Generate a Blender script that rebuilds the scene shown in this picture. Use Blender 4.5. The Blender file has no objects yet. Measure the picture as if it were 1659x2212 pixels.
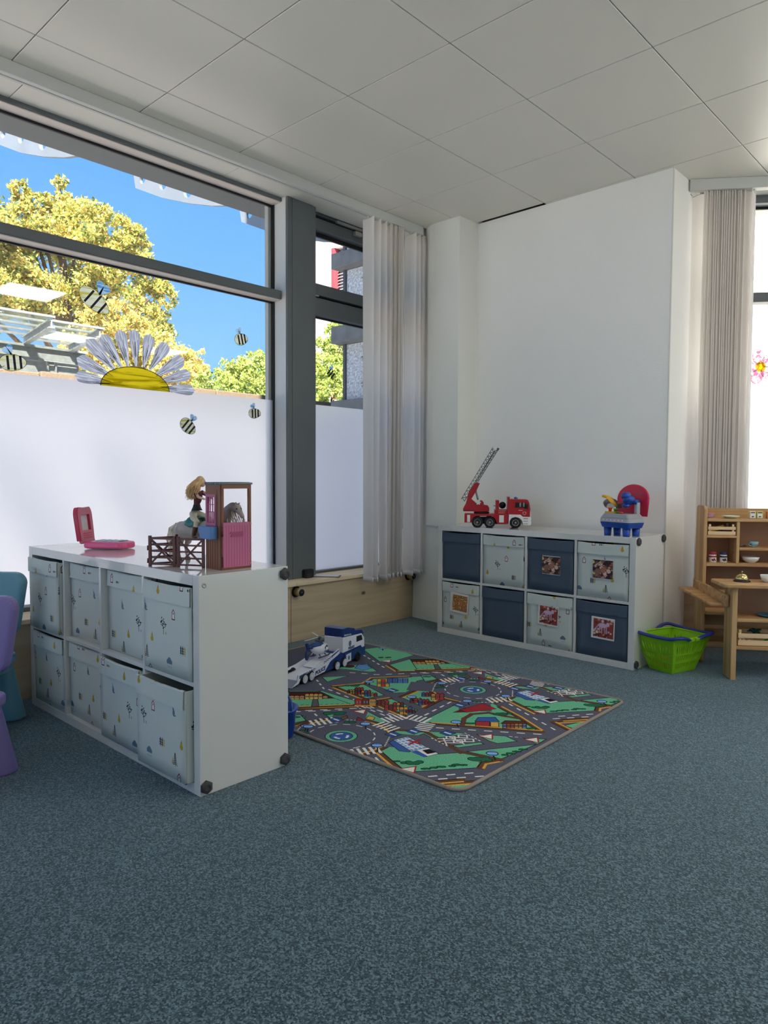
import bpy, bmesh, math, random
import numpy as np
from mathutils import Vector, Matrix

S = bpy.context.scene
COL = S.collection
R = math.radians
PW, PH = 1659, 2212                       # photograph's frame, used for the focal length in pixels

# ------------------------------------------------------------------ camera
FOC, YAW, PITCH, ROLL, EYE = 1537.889, .751646, .0490752, .00498097, 1.10995
_f = Vector((-math.sin(YAW)*math.cos(PITCH), math.cos(YAW)*math.cos(PITCH), -math.sin(PITCH)))
_r = Vector((math.cos(YAW), math.sin(YAW), 0))
_u = _r.cross(_f)
_r2 = _r*math.cos(ROLL) + _u*math.sin(ROLL)
_u2 = _r2.cross(_f)
cd = bpy.data.cameras.new('camera')
cam = bpy.data.objects.new('camera', cd); COL.objects.link(cam)
cd.sensor_fit = 'VERTICAL'; cd.sensor_height = 36.0; cd.lens = FOC/PH*36.0
cd.clip_start = .02; cd.clip_end = 300
M = Matrix((( _r2.x, _u2.x, -_f.x, 0), (_r2.y, _u2.y, -_f.y, 0), (_r2.z, _u2.z, -_f.z, EYE), (0, 0, 0, 1)))
cam.matrix_world = M
S.camera = cam

# ------------------------------------------------------------------ sky, sun, exposure
S.view_settings.view_transform = 'Standard'; S.view_settings.look = 'None'
S.view_settings.exposure = 1.40; S.view_settings.gamma = 1.0; S.view_settings.use_curve_mapping = False
S.cycles.max_bounces = 10; S.cycles.diffuse_bounces = 6; S.cycles.glossy_bounces = 4
S.cycles.transmission_bounces = 6; S.cycles.transparent_max_bounces = 12
S.cycles.caustics_reflective = False; S.cycles.caustics_refractive = False
S.cycles.sample_clamp_indirect = 6.0
wd = bpy.data.worlds.new('sky'); S.world = wd; wd.use_nodes = True
nt = wd.node_tree; nt.nodes.clear()
o = nt.nodes.new('ShaderNodeOutputWorld'); b = nt.nodes.new('ShaderNodeBackground')
tc = nt.nodes.new('ShaderNodeTexCoord'); sp = nt.nodes.new('ShaderNodeSeparateXYZ'); rp = nt.nodes.new('ShaderNodeValToRGB')
nt.links.new(tc.outputs['Generated'], sp.inputs[0]); nt.links.new(sp.outputs[2], rp.inputs[0])
nt.links.new(rp.outputs[0], b.inputs[0]); nt.links.new(b.outputs[0], o.inputs[0])
e = rp.color_ramp.elements
e[0].position = 0.0; e[0].color = (.165, .315, .50, 1)
e[1].position = 1.0; e[1].color = (.062, .137, .315, 1)
x = e.new(.40); x.color = (.069, .205, .46, 1)
b.inputs[1].default_value = SKY_STRENGTH = 1.0
sl = bpy.data.lights.new('sun', 'SUN'); sl.energy = 9.0; sl.angle = R(.6); sl.color = (1, .94, .86)
sun = bpy.data.objects.new('sun', sl); COL.objects.link(sun)
SUN_DIR = Vector((.65*.766, -.55*.766, .66)).normalized()
FILL = 6.0                                   # strength of the added ceiling fill lights
sun.rotation_euler = SUN_DIR.to_track_quat('Z', 'Y').to_euler()

# ------------------------------------------------------------------ helpers
def at(px, py, axis, val):
    """the point of the plane (axis = val) that the photograph shows at a pixel"""
    d = _f + _r2*((px-PW/2)/FOC) - _u2*((py-PH/2)/FOC)
    o_ = Vector((0, 0, EYE)); t = (val-o_[axis])/d[axis]
    return o_ + d*t

def lin(c):
    return tuple(((v/255)/12.92 if v/255 <= .04045 else ((v/255+.055)/1.055)**2.4) for v in c)

MATS = {}
def mat(name, rgb, rough=.5, metal=0., spec=.5, bump=None, trans=0., var=None, coat=0., alpha=None):
    """plain surface: colour, roughness; var = (scale, amount) mottles the colour, bump = (scale, strength)"""
    if name in MATS: return MATS[name]
    m = bpy.data.materials.new(name); m.use_nodes = True; n = m.node_tree
    p = n.nodes['Principled BSDF']; c = lin(rgb)
    p.inputs['Base Color'].default_value = (*c, 1); p.inputs['Roughness'].default_value = rough
    p.inputs['Metallic'].default_value = metal; p.inputs['Specular IOR Level'].default_value = spec
    p.inputs['Transmission Weight'].default_value = trans; p.inputs['Coat Weight'].default_value = coat
    co = n.nodes.new('ShaderNodeTexCoord')
    if var:
        t = n.nodes.new('ShaderNodeTexNoise'); t.inputs['Scale'].default_value = var[0]; t.inputs['Detail'].default_value = 4
        n.links.new(co.outputs['Object'], t.inputs['Vector'])
        r = n.nodes.new('ShaderNodeValToRGB'); r.color_ramp.elements[0].position = .3; r.color_ramp.elements[1].position = .7
        k = var[1]
        r.color_ramp.elements[0].color = (*[v*(1-k) for v in c], 1); r.color_ramp.elements[1].color = (*[min(1, v*(1+k)) for v in c], 1)
        n.links.new(t.outputs[0], r.inputs[0]); n.links.new(r.outputs[0], p.inputs['Base Color'])
    if bump:
        t = n.nodes.new('ShaderNodeTexNoise'); t.inputs['Scale'].default_value = bump[0]; t.inputs['Detail'].default_value = 3
        n.links.new(co.outputs['Object'], t.inputs['Vector'])
        q = n.nodes.new('ShaderNodeBump'); q.inputs['Strength'].default_value = bump[1]; q.inputs['Distance'].default_value = .004
        n.links.new(t.outputs[0], q.inputs['Height']); n.links.new(q.outputs[0], p.inputs['Normal'])
    MATS[name] = m
    return m

def wood(name, light, dark, axis=0, grain=26., knots=True, rough=.55, kscale=3.0):
    """sawn softwood: stretched noise for the grain along an axis, dark knots"""
    if name in MATS: return MATS[name]
    m = bpy.data.materials.new(name); m.use_nodes = True; n = m.node_tree; p = n.nodes['Principled BSDF']
    p.inputs['Roughness'].default_value = rough; p.inputs['Specular IOR Level'].default_value = .3
    co = n.nodes.new('ShaderNodeTexCoord'); mp = n.nodes.new('ShaderNodeMapping')
    sc = [grain]*3; sc[axis] = grain*.06; mp.inputs['Scale'].default_value = sc
    n.links.new(co.outputs['Object'], mp.inputs[0])
    t = n.nodes.new('ShaderNodeTexNoise'); t.inputs['Scale'].default_value = 1.0; t.inputs['Detail'].default_value = 5; t.inputs['Distortion'].default_value = .6
    n.links.new(mp.outputs[0], t.inputs['Vector'])
    r = n.nodes.new('ShaderNodeValToRGB'); r.color_ramp.elements[0].position = .32; r.color_ramp.elements[1].position = .62
    r.color_ramp.elements[0].color = (*lin(dark), 1); r.color_ramp.elements[1].color = (*lin(light), 1)
    n.links.new(t.outputs[0], r.inputs[0]); out = r.outputs[0]
    if knots:
        m2 = n.nodes.new('ShaderNodeMapping'); s2 = [kscale*1.6]*3; s2[axis] = kscale; m2.inputs['Scale'].default_value = s2
        n.links.new(co.outputs['Object'], m2.inputs[0])
        v = n.nodes.new('ShaderNodeTexVoronoi'); v.inputs['Scale'].default_value = 1.0; v.inputs['Randomness'].default_value = 1.0
        n.links.new(m2.outputs[0], v.inputs['Vector'])
        k = n.nodes.new('ShaderNodeValToRGB'); k.color_ramp.elements[0].position = .035; k.color_ramp.elements[0].color = (0, 0, 0, 1)
        k.color_ramp.elements[1].position = .085; k.color_ramp.elements[1].color = (1, 1, 1, 1)
        n.links.new(v.outputs['Distance'], k.inputs[0])
        mx = n.nodes.new('ShaderNodeMixRGB'); mx.inputs[1].default_value = (*lin([q*.55 for q in dark]), 1)
        n.links.new(k.outputs[0], mx.inputs[0]); n.links.new(out, mx.inputs[2]); out = mx.outputs[0]
    n.links.new(out, p.inputs['Base Color'])
    MATS[name] = m
    return m

def img_mat(name, img, rough=.8, spec=.2, bump=None, coord='UV'):
    m = bpy.data.materials.new(name); m.use_nodes = True; n = m.node_tree; p = n.nodes['Principled BSDF']
    p.inputs['Roughness'].default_value = rough; p.inputs['Specular IOR Level'].default_value = spec
    co = n.nodes.new('ShaderNodeTexCoord'); t = n.nodes.new('ShaderNodeTexImage'); t.image = img; t.interpolation = 'Cubic'
    n.links.new(co.outputs[coord], t.inputs[0])
    out = t.outputs[0]
    if bump:
        q = n.nodes.new('ShaderNodeTexNoise'); q.inputs['Scale'].default_value = bump[0]; q.inputs['Detail'].default_value = 2
        n.links.new(co.outputs['Object'], q.inputs['Vector'])
        bp = n.nodes.new('ShaderNodeBump'); bp.inputs['Strength'].default_value = bump[1]; bp.inputs['Distance'].default_value = .003
        n.links.new(q.outputs[0], bp.inputs['Height']); n.links.new(bp.outputs[0], p.inputs['Normal'])
        if len(bump) > 2:
            r = n.nodes.new('ShaderNodeMapRange'); r.inputs[1].default_value = .3; r.inputs[2].default_value = .7
            r.inputs[3].default_value = 1-bump[2]; r.inputs[4].default_value = 1+bump[2]
            n.links.new(q.outputs[0], r.inputs[0])
            mx = n.nodes.new('ShaderNodeVectorMath'); mx.operation = 'SCALE'
            n.links.new(out, mx.inputs[0]); n.links.new(r.outputs[0], mx.inputs['Scale']); out = mx.outputs[0]
    n.links.new(out, p.inputs['Base Color'])
    MATS[name] = m
    return m

class Paint:
    """draws flat print into a small generated picture (numpy), in the units of a rectangle x0..x1, y0..y1"""
    def __init__(s, w, h, box, bg):
        s.w, s.h, s.box = w, h, box
        s.a = np.empty((h, w, 3), np.float32); s.a[:] = np.array(bg)/255
        x0, x1, y0, y1 = box
        s.sx, s.sy = w/(x1-x0), h/(y1-y0)
    def _win(s, pts, pad):
        p = np.array(pts, float); x0, x1, y0, y1 = s.box
        i0 = max(0, int((p[:, 0].min()-pad-x0)*s.sx)); i1 = min(s.w, int((p[:, 0].max()+pad-x0)*s.sx)+2)
        j0 = max(0, int((p[:, 1].min()-pad-y0)*s.sy)); j1 = min(s.h, int((p[:, 1].max()+pad-y0)*s.sy)+2)
        if i1 <= i0 or j1 <= j0: return None
        X, Y = np.meshgrid((np.arange(i0, i1)+.5)/s.sx+x0, (np.arange(j0, j1)+.5)/s.sy+y0)
        return p, X, Y, (slice(j0, j1), slice(i0, i1))
    def _put(s, sl, mask, c): s.a[sl][mask] = np.array(c, np.float32)/255
    def poly(s, pts, c, edge=None, ew=.003):
        w = s._win(pts, 0)
        if w:
            p, X, Y, sl = w; ins = np.zeros(X.shape, bool); q = np.roll(p, -1, 0)
            for (ax, ay), (bx, by) in zip(p, q):
                if ay == by: continue
                ins ^= ((ay > Y) != (by > Y)) & (X < (bx-ax)*(Y-ay)/(by-ay)+ax)
            s._put(sl, ins, c)
        if edge: s.line(list(pts)+[pts[0]], ew, edge)
    def line(s, pts, width, c, dash=None):
        acc = 0.
        for a, b_ in zip(pts[:-1], pts[1:]):
            w = s._win([a, b_], width)
            L = math.hypot(b_[0]-a[0], b_[1]-a[1])
            if w and L > 1e-9:
                p, X, Y, sl = w; dx, dy = (b_[0]-a[0])/L, (b_[1]-a[1])/L
                t = (X-a[0])*dx+(Y-a[1])*dy; d = np.abs(-(X-a[0])*dy+(Y-a[1])*dx)
                k = (d < width/2) & (t > (0 if dash else -width/2)) & (t < (L if dash else L+width/2))
                if dash: k &= ((t+acc) % (dash[0]+dash[1])) < dash[0]
                s._put(sl, k, c)
            acc += L
    def disc(s, c0, r, c, ry=None, r_in=0., dash=None):
        ry = ry or r
        w = s._win([(c0[0]-r, c0[1]-ry), (c0[0]+r, c0[1]+ry)], 0)
        if w:
            p, X, Y, sl = w; q = ((X-c0[0])/r)**2+((Y-c0[1])/ry)**2; k = (q < 1) & (q >= (r_in/r)**2)
            if dash: k &= (np.arctan2(Y-c0[1], X-c0[0])*dash/(2*math.pi)) % 1 < .55
            s._put(sl, k, c)
    def image(s, name, tile_flip=False):
        im = bpy.data.images.new(name, s.w, s.h); buf = np.ones((s.h, s.w, 4), np.float32); buf[..., :3] = s.a
        im.pixels.foreach_set(buf.ravel()); im.update(); im.pack()
        return im

class MB:
    """gathers boxes, tubes, lathes ... and links them as ONE mesh object"""
    def __init__(s): s.v, s.f, s.m, s.s = [], [], [], []
    def add(s, vs, fs, mi=0, sm=False):
        k = len(s.v); s.v += [tuple(v) for v in vs]; s.f += [tuple(i+k for i in f) for f in fs]
        s.m += [mi]*len(fs); s.s += [sm]*len(fs); return s
    def box(s, x0, x1, y0, y1, z0, z1, mi=0):
        return s.add([(x, y, z) for z in (z0, z1) for y in (y0, y1) for x in (x0, x1)],
                     [(0, 2, 3, 1), (4, 5, 7, 6), (0, 1, 5, 4), (2, 6, 7, 3), (0, 4, 6, 2), (1, 3, 7, 5)], mi)
    def obox(s, c, size, rot=None, mi=0):
        k = len(s.v); a, b_, d = [q/2 for q in size]; s.box(-a, a, -b_, b_, -d, d, mi)
        rot = rot or Matrix.Identity(3)
        for i in range(k, len(s.v)): s.v[i] = tuple(rot @ Vector(s.v[i]) + Vector(c))
        return s
    def bar(s, p, q, w, h, mi=0, up=(0, 0, 1)):
        p, q = Vector(p), Vector(q); d = (q-p).normalized(); up = Vector(up)
        if abs(d.dot(up)) > .99: up = Vector((1, 0, 0))
        a = d.cross(up).normalized()*w/2; b_ = a.cross(d).normalized()*h/2
        return s.add([p-a-b_, p+a-b_, p+a+b_, p-a+b_, q-a-b_, q+a-b_, q+a+b_, q-a+b_],
                     [(0, 1, 2, 3), (7, 6, 5, 4), (0, 4, 5, 1), (1, 5, 6, 2), (2, 6, 7, 3), (3, 7, 4, 0)], mi)
    def tube(s, pts, r, n=8, mi=0, flat=1.0, closed=False):
        P = [Vector(p) for p in pts]; rr = r if isinstance(r, (list, tuple)) else [r]*len(P)
        vs, fs = [], []; N = len(P); prev = None
        for i, p in enumerate(P):
            d = (P[(i+1) % N if closed else min(i+1, N-1)]-P[(i-1) % N if closed else max(i-1, 0)]).normalized()
            if prev is None: a = d.cross(Vector((0, 0, 1)) if abs(d.z) < .95 else Vector((1, 0, 0))).normalized()
            else:                                        # carry the frame along so that the tube does not twist
                a = prev-d*prev.dot(d)
                a = a.normalized() if a.length > 1e-6 else d.orthogonal().normalized()
            prev = a; b_ = a.cross(d).normalized()
            for k in range(n):
                t = 2*math.pi*k/n; vs.append(p + a*rr[i]*math.cos(t) + b_*rr[i]*flat*math.sin(t))
        for i in range(N if closed else N-1):
            j = (i+1) % N
            for k in range(n): fs.append((i*n+k, i*n+(k+1) % n, j*n+(k+1) % n, j*n+k))
        if not closed: fs += [tuple(range(n))[::-1], tuple(range((N-1)*n, N*n))]
        return s.add(vs, fs, mi, True)
    def cyl(s, p, q, r0, r1=None, n=16, mi=0): return s.tube([p, q], [r0, r0 if r1 is None else r1], n, mi)
    def lathe(s, prof, c=(0, 0, 0), n=24, mi=0, sx=1., sy=1.):
        vs = [(c[0]+r*sx*math.cos(2*math.pi*k/n), c[1]+r*sy*math.sin(2*math.pi*k/n), c[2]+z) for r, z in prof for k in range(n)]
        fs = [(i*n+k, i*n+(k+1) % n, (i+1)*n+(k+1) % n, (i+1)*n+k) for i in range(len(prof)-1) for k in range(n)]
        if prof[0][0] > 1e-4: fs.append(tuple(range(n))[::-1])
        if prof[-1][0] > 1e-4: fs.append(tuple(range((len(prof)-1)*n, len(prof)*n)))
        return s.add(vs, fs, mi, True)
    def ball(s, c, r, n=14, mi=0, rot=None):
        r = r if isinstance(r, (tuple, list)) else (r, r, r); k0 = len(s.v)
        s.lathe([(max(1e-5, math.sin(math.pi*i/(n//2))), -math.cos(math.pi*i/(n//2))) for i in range(n//2+1)], n=n, mi=mi)
        rot = rot or Matrix.Identity(3)
        for i in range(k0, len(s.v)):
            v = s.v[i]; s.v[i] = tuple(rot @ Vector((v[0]*r[0], v[1]*r[1], v[2]*r[2])) + Vector(c))
        return s
    def prism(s, poly, fn, d0, d1, mi=0, sm=False):
        """polygon (a, b) pushed from depth d0 to d1; fn(a, b, d) -> point"""
        n = len(poly); vs = [fn(a, b_, d) for d in (d0, d1) for a, b_ in poly]
        fs = [tuple(range(n))[::-1], tuple(range(n, 2*n))]
        k = len(s.f); s.add(vs, fs, mi); s.add([], [], mi)
        base = len(s.v)-2*n
        for i in range(n):
            j = (i+1) % n; s.f.append((base+i, base+j, base+n+j, base+n+i)); s.m.append(mi); s.s.append(sm)
        return s
    def build(s, name, mats, parent=None, bevel=0., loc=(0, 0, 0), rotz=0., uv=None, seg=2, smooth=None, fix=True):
        me = bpy.data.meshes.new(name); me.from_pydata(s.v, [], s.f)
        mats = mats if isinstance(mats, (list, tuple)) else [mats]
        for m in mats: me.materials.append(m)
        me.polygons.foreach_set('material_index', s.m)
        me.polygons.foreach_set('use_smooth', s.s if smooth is None else [smooth]*len(s.f))
        if fix:
            bm = bmesh.new(); bm.from_mesh(me); bmesh.ops.recalc_face_normals(bm, faces=bm.faces); bm.to_mesh(me); bm.free()
        if uv:
            ly = me.uv_layers.new(name='uv')
            for lp in me.loops: ly.data[lp.index].uv = uv(me.vertices[lp.vertex_index].co)
        return link(name, me, parent, loc, rotz, bevel, seg)

def link(name, me, parent=None, loc=(0, 0, 0), rotz=0., bevel=0., seg=2):
    ob = bpy.data.objects.new(name, me); COL.objects.link(ob); ob.location = loc; ob.rotation_euler = (0, 0, rotz)
    if parent: ob.parent = parent
    if bevel:
        md = ob.modifiers.new('bevel', 'BEVEL'); md.width = bevel; md.segments = seg; md.limit_method = 'ANGLE'; md.angle_limit = R(40)
        md.harden_normals = False
    return ob

def thing(name, label, cat, loc=(0, 0, 0), rotz=0., group=None):
    ob = bpy.data.objects.new(name, None); COL.objects.link(ob); ob.empty_display_size = .05
    ob.location = loc; ob.rotation_euler = (0, 0, rotz); ob['label'] = label; ob['category'] = cat
    if group: ob['group'] = group
    return ob

def struct(name, loc=(0, 0, 0), rotz=0.):
    ob = bpy.data.objects.new(name, None); COL.objects.link(ob); ob.location = loc; ob.rotation_euler = (0, 0, rotz); ob['kind'] = 'structure'
    return ob

def tag(ob, label, cat, group=None):
    ob['label'] = label; ob['category'] = cat
    if group: ob['group'] = group
    return ob

def stuff(ob): ob['kind'] = 'stuff'; return ob

def kids(ob): return [c for c in bpy.data.objects if c.parent is ob]

def dup(ob, parent=None, loc=None, rotz=None, label=None):
    """a copy of a thing with copies of its parts and sub-parts"""
    c = ob.copy(); COL.objects.link(c)
    if parent: c.parent = parent
    if loc is not None: c.location = loc
    if rotz is not None: c.rotation_euler = (0, 0, rotz)
    if label: c['label'] = label
    for ch in kids(ob): dup(ch, c)
    return c

def plate(name, outer, holes, thick, material, parent=None, matrix=None, bevel=0.):
    """flat sheet with holes (2-D curve filled and thickened), laid in its local x-y plane"""
    cu = bpy.data.curves.new(name, 'CURVE'); cu.dimensions = '2D'; cu.fill_mode = 'BOTH'; cu.extrude = thick/2
    for ring in [outer]+list(holes):
        sp_ = cu.splines.new('POLY'); sp_.points.add(len(ring)-1); sp_.use_cyclic_u = True
        for q, (a, b_) in zip(sp_.points, ring): q.co = (a, b_, 0, 1)
    tmp = bpy.data.objects.new('tmp', cu); me = bpy.data.meshes.new_from_object(tmp); me.name = name
    bpy.data.objects.remove(tmp); bpy.data.curves.remove(cu)
    me.materials.clear(); me.materials.append(material)
    if matrix: me.transform(matrix)
    return link(name, me, parent, bevel=bevel)

def plane_matrix(o_, ex, ey):
    ex, ey = Vector(ex).normalized(), Vector(ey).normalized(); ez = ex.cross(ey)
    return Matrix(((ex.x, ey.x, ez.x, o_[0]), (ex.y, ey.y, ez.y, o_[1]), (ex.z, ey.z, ez.z, o_[2]), (0, 0, 0, 1)))

def lettering(name, text, size, material, parent, o_, ex, ey, depth=.0006, bold=0., align='CENTER', shear=0.):
    cu = bpy.data.curves.new(name, 'FONT'); cu.body = text; cu.size = size; cu.extrude = depth; cu.offset = bold; cu.align_x = align; cu.shear = shear
    cu.resolution_u = 2
    tmp = bpy.data.objects.new('tmp', cu); me = bpy.data.meshes.new_from_object(tmp); me.name = name
    bpy.data.objects.remove(tmp); bpy.data.curves.remove(cu)
    me.materials.clear(); me.materials.append(material); me.transform(plane_matrix(o_, ex, ey))
    return link(name, me, parent)

def arc(c, rx, ry, a0, a1, n):
    return [(c[0]+rx*math.cos(R(a0+(a1-a0)*i/n)), c[1]+ry*math.sin(R(a0+(a1-a0)*i/n))) for i in range(n+1)]

def rrect(x0, x1, y0, y1, r, n=4):
    return (arc((x1-r, y0+r), r, r, -90, 0, n)+arc((x1-r, y1-r), r, r, 0, 90, n)+arc((x0+r, y1-r), r, r, 90, 180, n)+arc((x0+r, y0+r), r, r, 180, 270, n))

def remesh(ob, voxel, smooth=6):
    md = ob.modifiers.new('remesh', 'REMESH'); md.mode = 'VOXEL'; md.voxel_size = voxel; md.use_smooth_shade = True
    ms = ob.modifiers.new('smooth', 'SMOOTH'); ms.factor = .5; ms.iterations = smooth
    return ob

XY = lambda a, b_, d: (a, b_, d)
XZ = lambda a, b_, d: (a, d, b_)
YZ = lambda a, b_, d: (d, a, b_)

# ================================================================== THE SETTING
ZC = 3.0                                        # ceiling height
# --- carpet floor
def carpet():
    m = bpy.data.materials.new('carpet'); m.use_nodes = True; n = m.node_tree; p = n.nodes['Principled BSDF']
    p.inputs['Roughness'].default_value = .95; p.inputs['Specular IOR Level'].default_value = .1
    p.inputs['Sheen Weight'].default_value = .6; p.inputs['Sheen Roughness'].default_value = .45; p.inputs['Sheen Tint'].default_value = (*lin((196, 214, 220)), 1)
    co = n.nodes.new('ShaderNodeTexCoord')
    vo = n.nodes.new('ShaderNodeTexVoronoi'); vo.inputs['Scale'].default_value = 235      # single loop tufts, each its own shade
    n.links.new(co.outputs['Object'], vo.inputs['Vector'])
    t = n.nodes.new('ShaderNodeSeparateColor'); n.links.new(vo.outputs['Color'], t.inputs[0])
    r = n.nodes.new('ShaderNodeValToRGB'); r.color_ramp.elements[0].position = .0; r.color_ramp.elements[1].position = 1.0
    r.color_ramp.elements[0].color = (*lin((30, 45, 53)), 1); r.color_ramp.elements[1].color = (*lin((114, 134, 144)), 1)
    q = r.color_ramp.elements.new(.5); q.color = (*lin((64, 84, 93)), 1)
    n.links.new(t.outputs[0], r.inputs[0])
    t2 = n.nodes.new('ShaderNodeTexNoise'); t2.inputs['Scale'].default_value = 2.2; t2.inputs['Detail'].default_value = 2
    n.links.new(co.outputs['Object'], t2.inputs['Vector'])
    mr = n.nodes.new('ShaderNodeMapRange'); mr.inputs[3].default_value = .92; mr.inputs[4].default_value = 1.08; n.links.new(t2.outputs[0], mr.inputs[0])
    vm = n.nodes.new('ShaderNodeVectorMath'); vm.operation = 'SCALE'; n.links.new(r.outputs[0], vm.inputs[0]); n.links.new(mr.outputs[0], vm.inputs['Scale'])
    n.links.new(vm.outputs[0], p.inputs['Base Color'])
    bp = n.nodes.new('ShaderNodeBump'); bp.inputs['Strength'].default_value = .15; bp.inputs['Distance'].default_value = .004
    n.links.new(vo.outputs['Distance'], bp.inputs['Height']); n.links.new(bp.outputs[0], p.inputs['Normal'])
    return m
FLOORPOLY = [(-3.95, -3.2), (3.2, -3.2), (3.2, 8.5), (2.2, 7.9), (-1.95, 4.9), (-3.95, 4.6)]
floor = MB().prism(FLOORPOLY, XY, -.12, 0).build('floor', carpet()); floor['kind'] = 'structure'

stucco = mat('stucco', (250, 249, 246), .9, spec=.15, bump=(210, .5))
smoothw = mat('smooth_wall', (240, 240, 234), .7, spec=.25)
white_panel = mat('ceiling_metal', (226, 223, 213), .38, spec=.35, bump=(5, .06))
charcoal = mat('charcoal_metal', (98, 104, 107), .42, spec=.45, var=(3, .06))
gasket = mat('gasket', (14, 14, 18), .6)
railw = mat('rail_white', (205, 206, 203), .45)
apron = wood('apron_wood', (206, 188, 158), (186, 164, 132), axis=1, grain=16, kscale=3.2)
apron2 = wood('apron_wood_b', (226, 196, 160), (206, 170, 132), axis=0, grain=16, kscale=2.0)
sillw = wood('sill_wood', (240, 225, 196), (228, 206, 170), axis=1, grain=20, kscale=1.5)
roofm = mat('roof_render', (150, 146, 140), .9)

# --- glass and frosted film
def glass():
    m = bpy.data.materials.new('window_glass'); m.use_nodes = True; n = m.node_tree; n.nodes.clear()
    o_ = n.nodes.new('ShaderNodeOutputMaterial'); t = n.nodes.new('ShaderNodeBsdfTransparent'); g = n.nodes.new('ShaderNodeBsdfGlossy'); mx = n.nodes.new('ShaderNodeMixShader')
    g.inputs['Roughness'].default_value = .02; t.inputs[0].default_value = (.95, .97, .97, 1); mx.inputs[0].default_value = .05
    n.links.new(t.outputs[0], mx.inputs[1]); n.links.new(g.outputs[0], mx.inputs[2]); n.links.new(mx.outputs[0], o_.inputs[0])
    return m
def film_mat():
    m = bpy.data.materials.new('frosted_film'); m.use_nodes = True; n = m.node_tree; n.nodes.clear()
    o_ = n.nodes.new('ShaderNodeOutputMaterial'); t = n.nodes.new('ShaderNodeBsdfTranslucent'); d = n.nodes.new('ShaderNodeBsdfDiffuse')
    rf = n.nodes.new('ShaderNodeBsdfRefraction'); rf.inputs['IOR'].default_value = 1.12; rf.inputs['Roughness'].default_value = .75; rf.inputs[0].default_value = (.98, .98, 1, 1)
    t.inputs[0].default_value = (.91, .925, 1, 1); d.inputs[0].default_value = (.9, .9, .91, 1)
    mx = n.nodes.new('ShaderNodeMixShader'); mx.inputs[0].default_value = .30
    n.links.new(t.outputs[0], mx.inputs[1]); n.links.new(rf.outputs[0], mx.inputs[2])
    m2 = n.nodes.new('ShaderNodeMixShader'); m2.inputs[0].default_value = .12
    n.links.new(mx.outputs[0], m2.inputs[1]); n.links.new(d.outputs[0], m2.inputs[2]); n.links.new(m2.outputs[0], o_.inputs[0])
    return m
GLASS, FILM = glass(), film_mat()


def window_wall(name, x0, x1, y0, y1, along, spans, z0=.75, z1=2.9):
    """wall with a row of plain windows; along = 0 runs in x, 1 in y"""
    w = struct(name); lo, hi = ((x0, x1), (y0, y1))[along]
    def bx(a, b_, c0, c1, nm, m, t0=0., t1=1.):
        if along == 0: MB().box(a, b_, y0+(y1-y0)*t0, y0+(y1-y0)*t1, c0, c1).build(nm, m, w)
        else: MB().box(x0+(x1-x0)*t0, x0+(x1-x0)*t1, a, b_, c0, c1).build(nm, m, w)
    bx(lo, hi, 0, z0, 'wall_base', smoothw); bx(lo, hi, z1, ZC+.3, 'wall_head', smoothw)
    prev = lo
    for a, b_ in list(spans)+[(hi, hi)]:
        if a > prev: bx(prev, a, z0, z1, 'pier', smoothw)
        if b_ > a:
            bx(a, b_, z0, z1, 'pane', GLASS, .45, .5)
            for k in range(4): bx(a+(b_-a)*k/3-.03, a+(b_-a)*k/3+.03, z0, z1, 'mullion', charcoal, .3, .7)
        prev = b_
window_wall('wall_near', -3.95, 3.2, -3.35, -3.2, 0, [(-3.8, .4)], .3, 2.96)  # unseen window added behind the camera to brighten the room
window_wall('wall_far', 3.2, 3.35, -3.35, 8.6, 1, [(3.4, 6.4)], .15, 2.3)  # unseen extra windows, span and height set for the light they let in

# --- ceiling: a slab with metal panels hung under it, open joints between them
ceil = MB().prism(FLOORPOLY, XY, ZC+.03, ZC+.3).build('ceiling', mat('slab', (120, 117, 110), .9)); ceil['kind'] = 'structure'
TX, TY, GX, GY, JT = -3.258, 1.278, .637, .625, .0024
def panel_mesh(w, d):
    return MB().box(JT, w-JT, JT, d-JT, 0, .022)
pm = None
for i in range(-1, 10):
    for j in range(-7, 12):
        x0, y0 = TX+i*GX, TY+j*GY
        if i == -1: x0 = -3.545
        if y0+GY < -3.1 or x0 > 3: continue
        # leave out what lies outside the slanting window wall
        c_ = ((x0+GX/2)+1.62)*.588-((y0+GY/2)-4.895)*.809
        if c_ < -.45 and y0 > 4: continue
        if i == -1:
            MB().box(x0, TX-JT, y0+JT, y0+GY-JT, ZC, ZC+.022).build('ceiling_panel', white_panel, ceil, bevel=.0018, seg=1)
        elif pm is None:
            q = panel_mesh(GX, GY).build('ceiling_panel', white_panel, ceil, bevel=.0018, seg=1, loc=(x0, y0, ZC)); pm = q
        else:
            q = pm.copy(); COL.objects.link(q); q.location = (x0, y0, ZC)
for j in range(-3, 5):                         # lower soffit between the blind rail and the window head
    MB().box(-3.862, -3.612, TY+.10+j*1.25, min(4.29, TY+.10+(j+1)*1.25-.004), ZC-.018, ZC+.004).build('soffit_panel', white_panel, ceil, bevel=.0015, seg=1)

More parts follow.
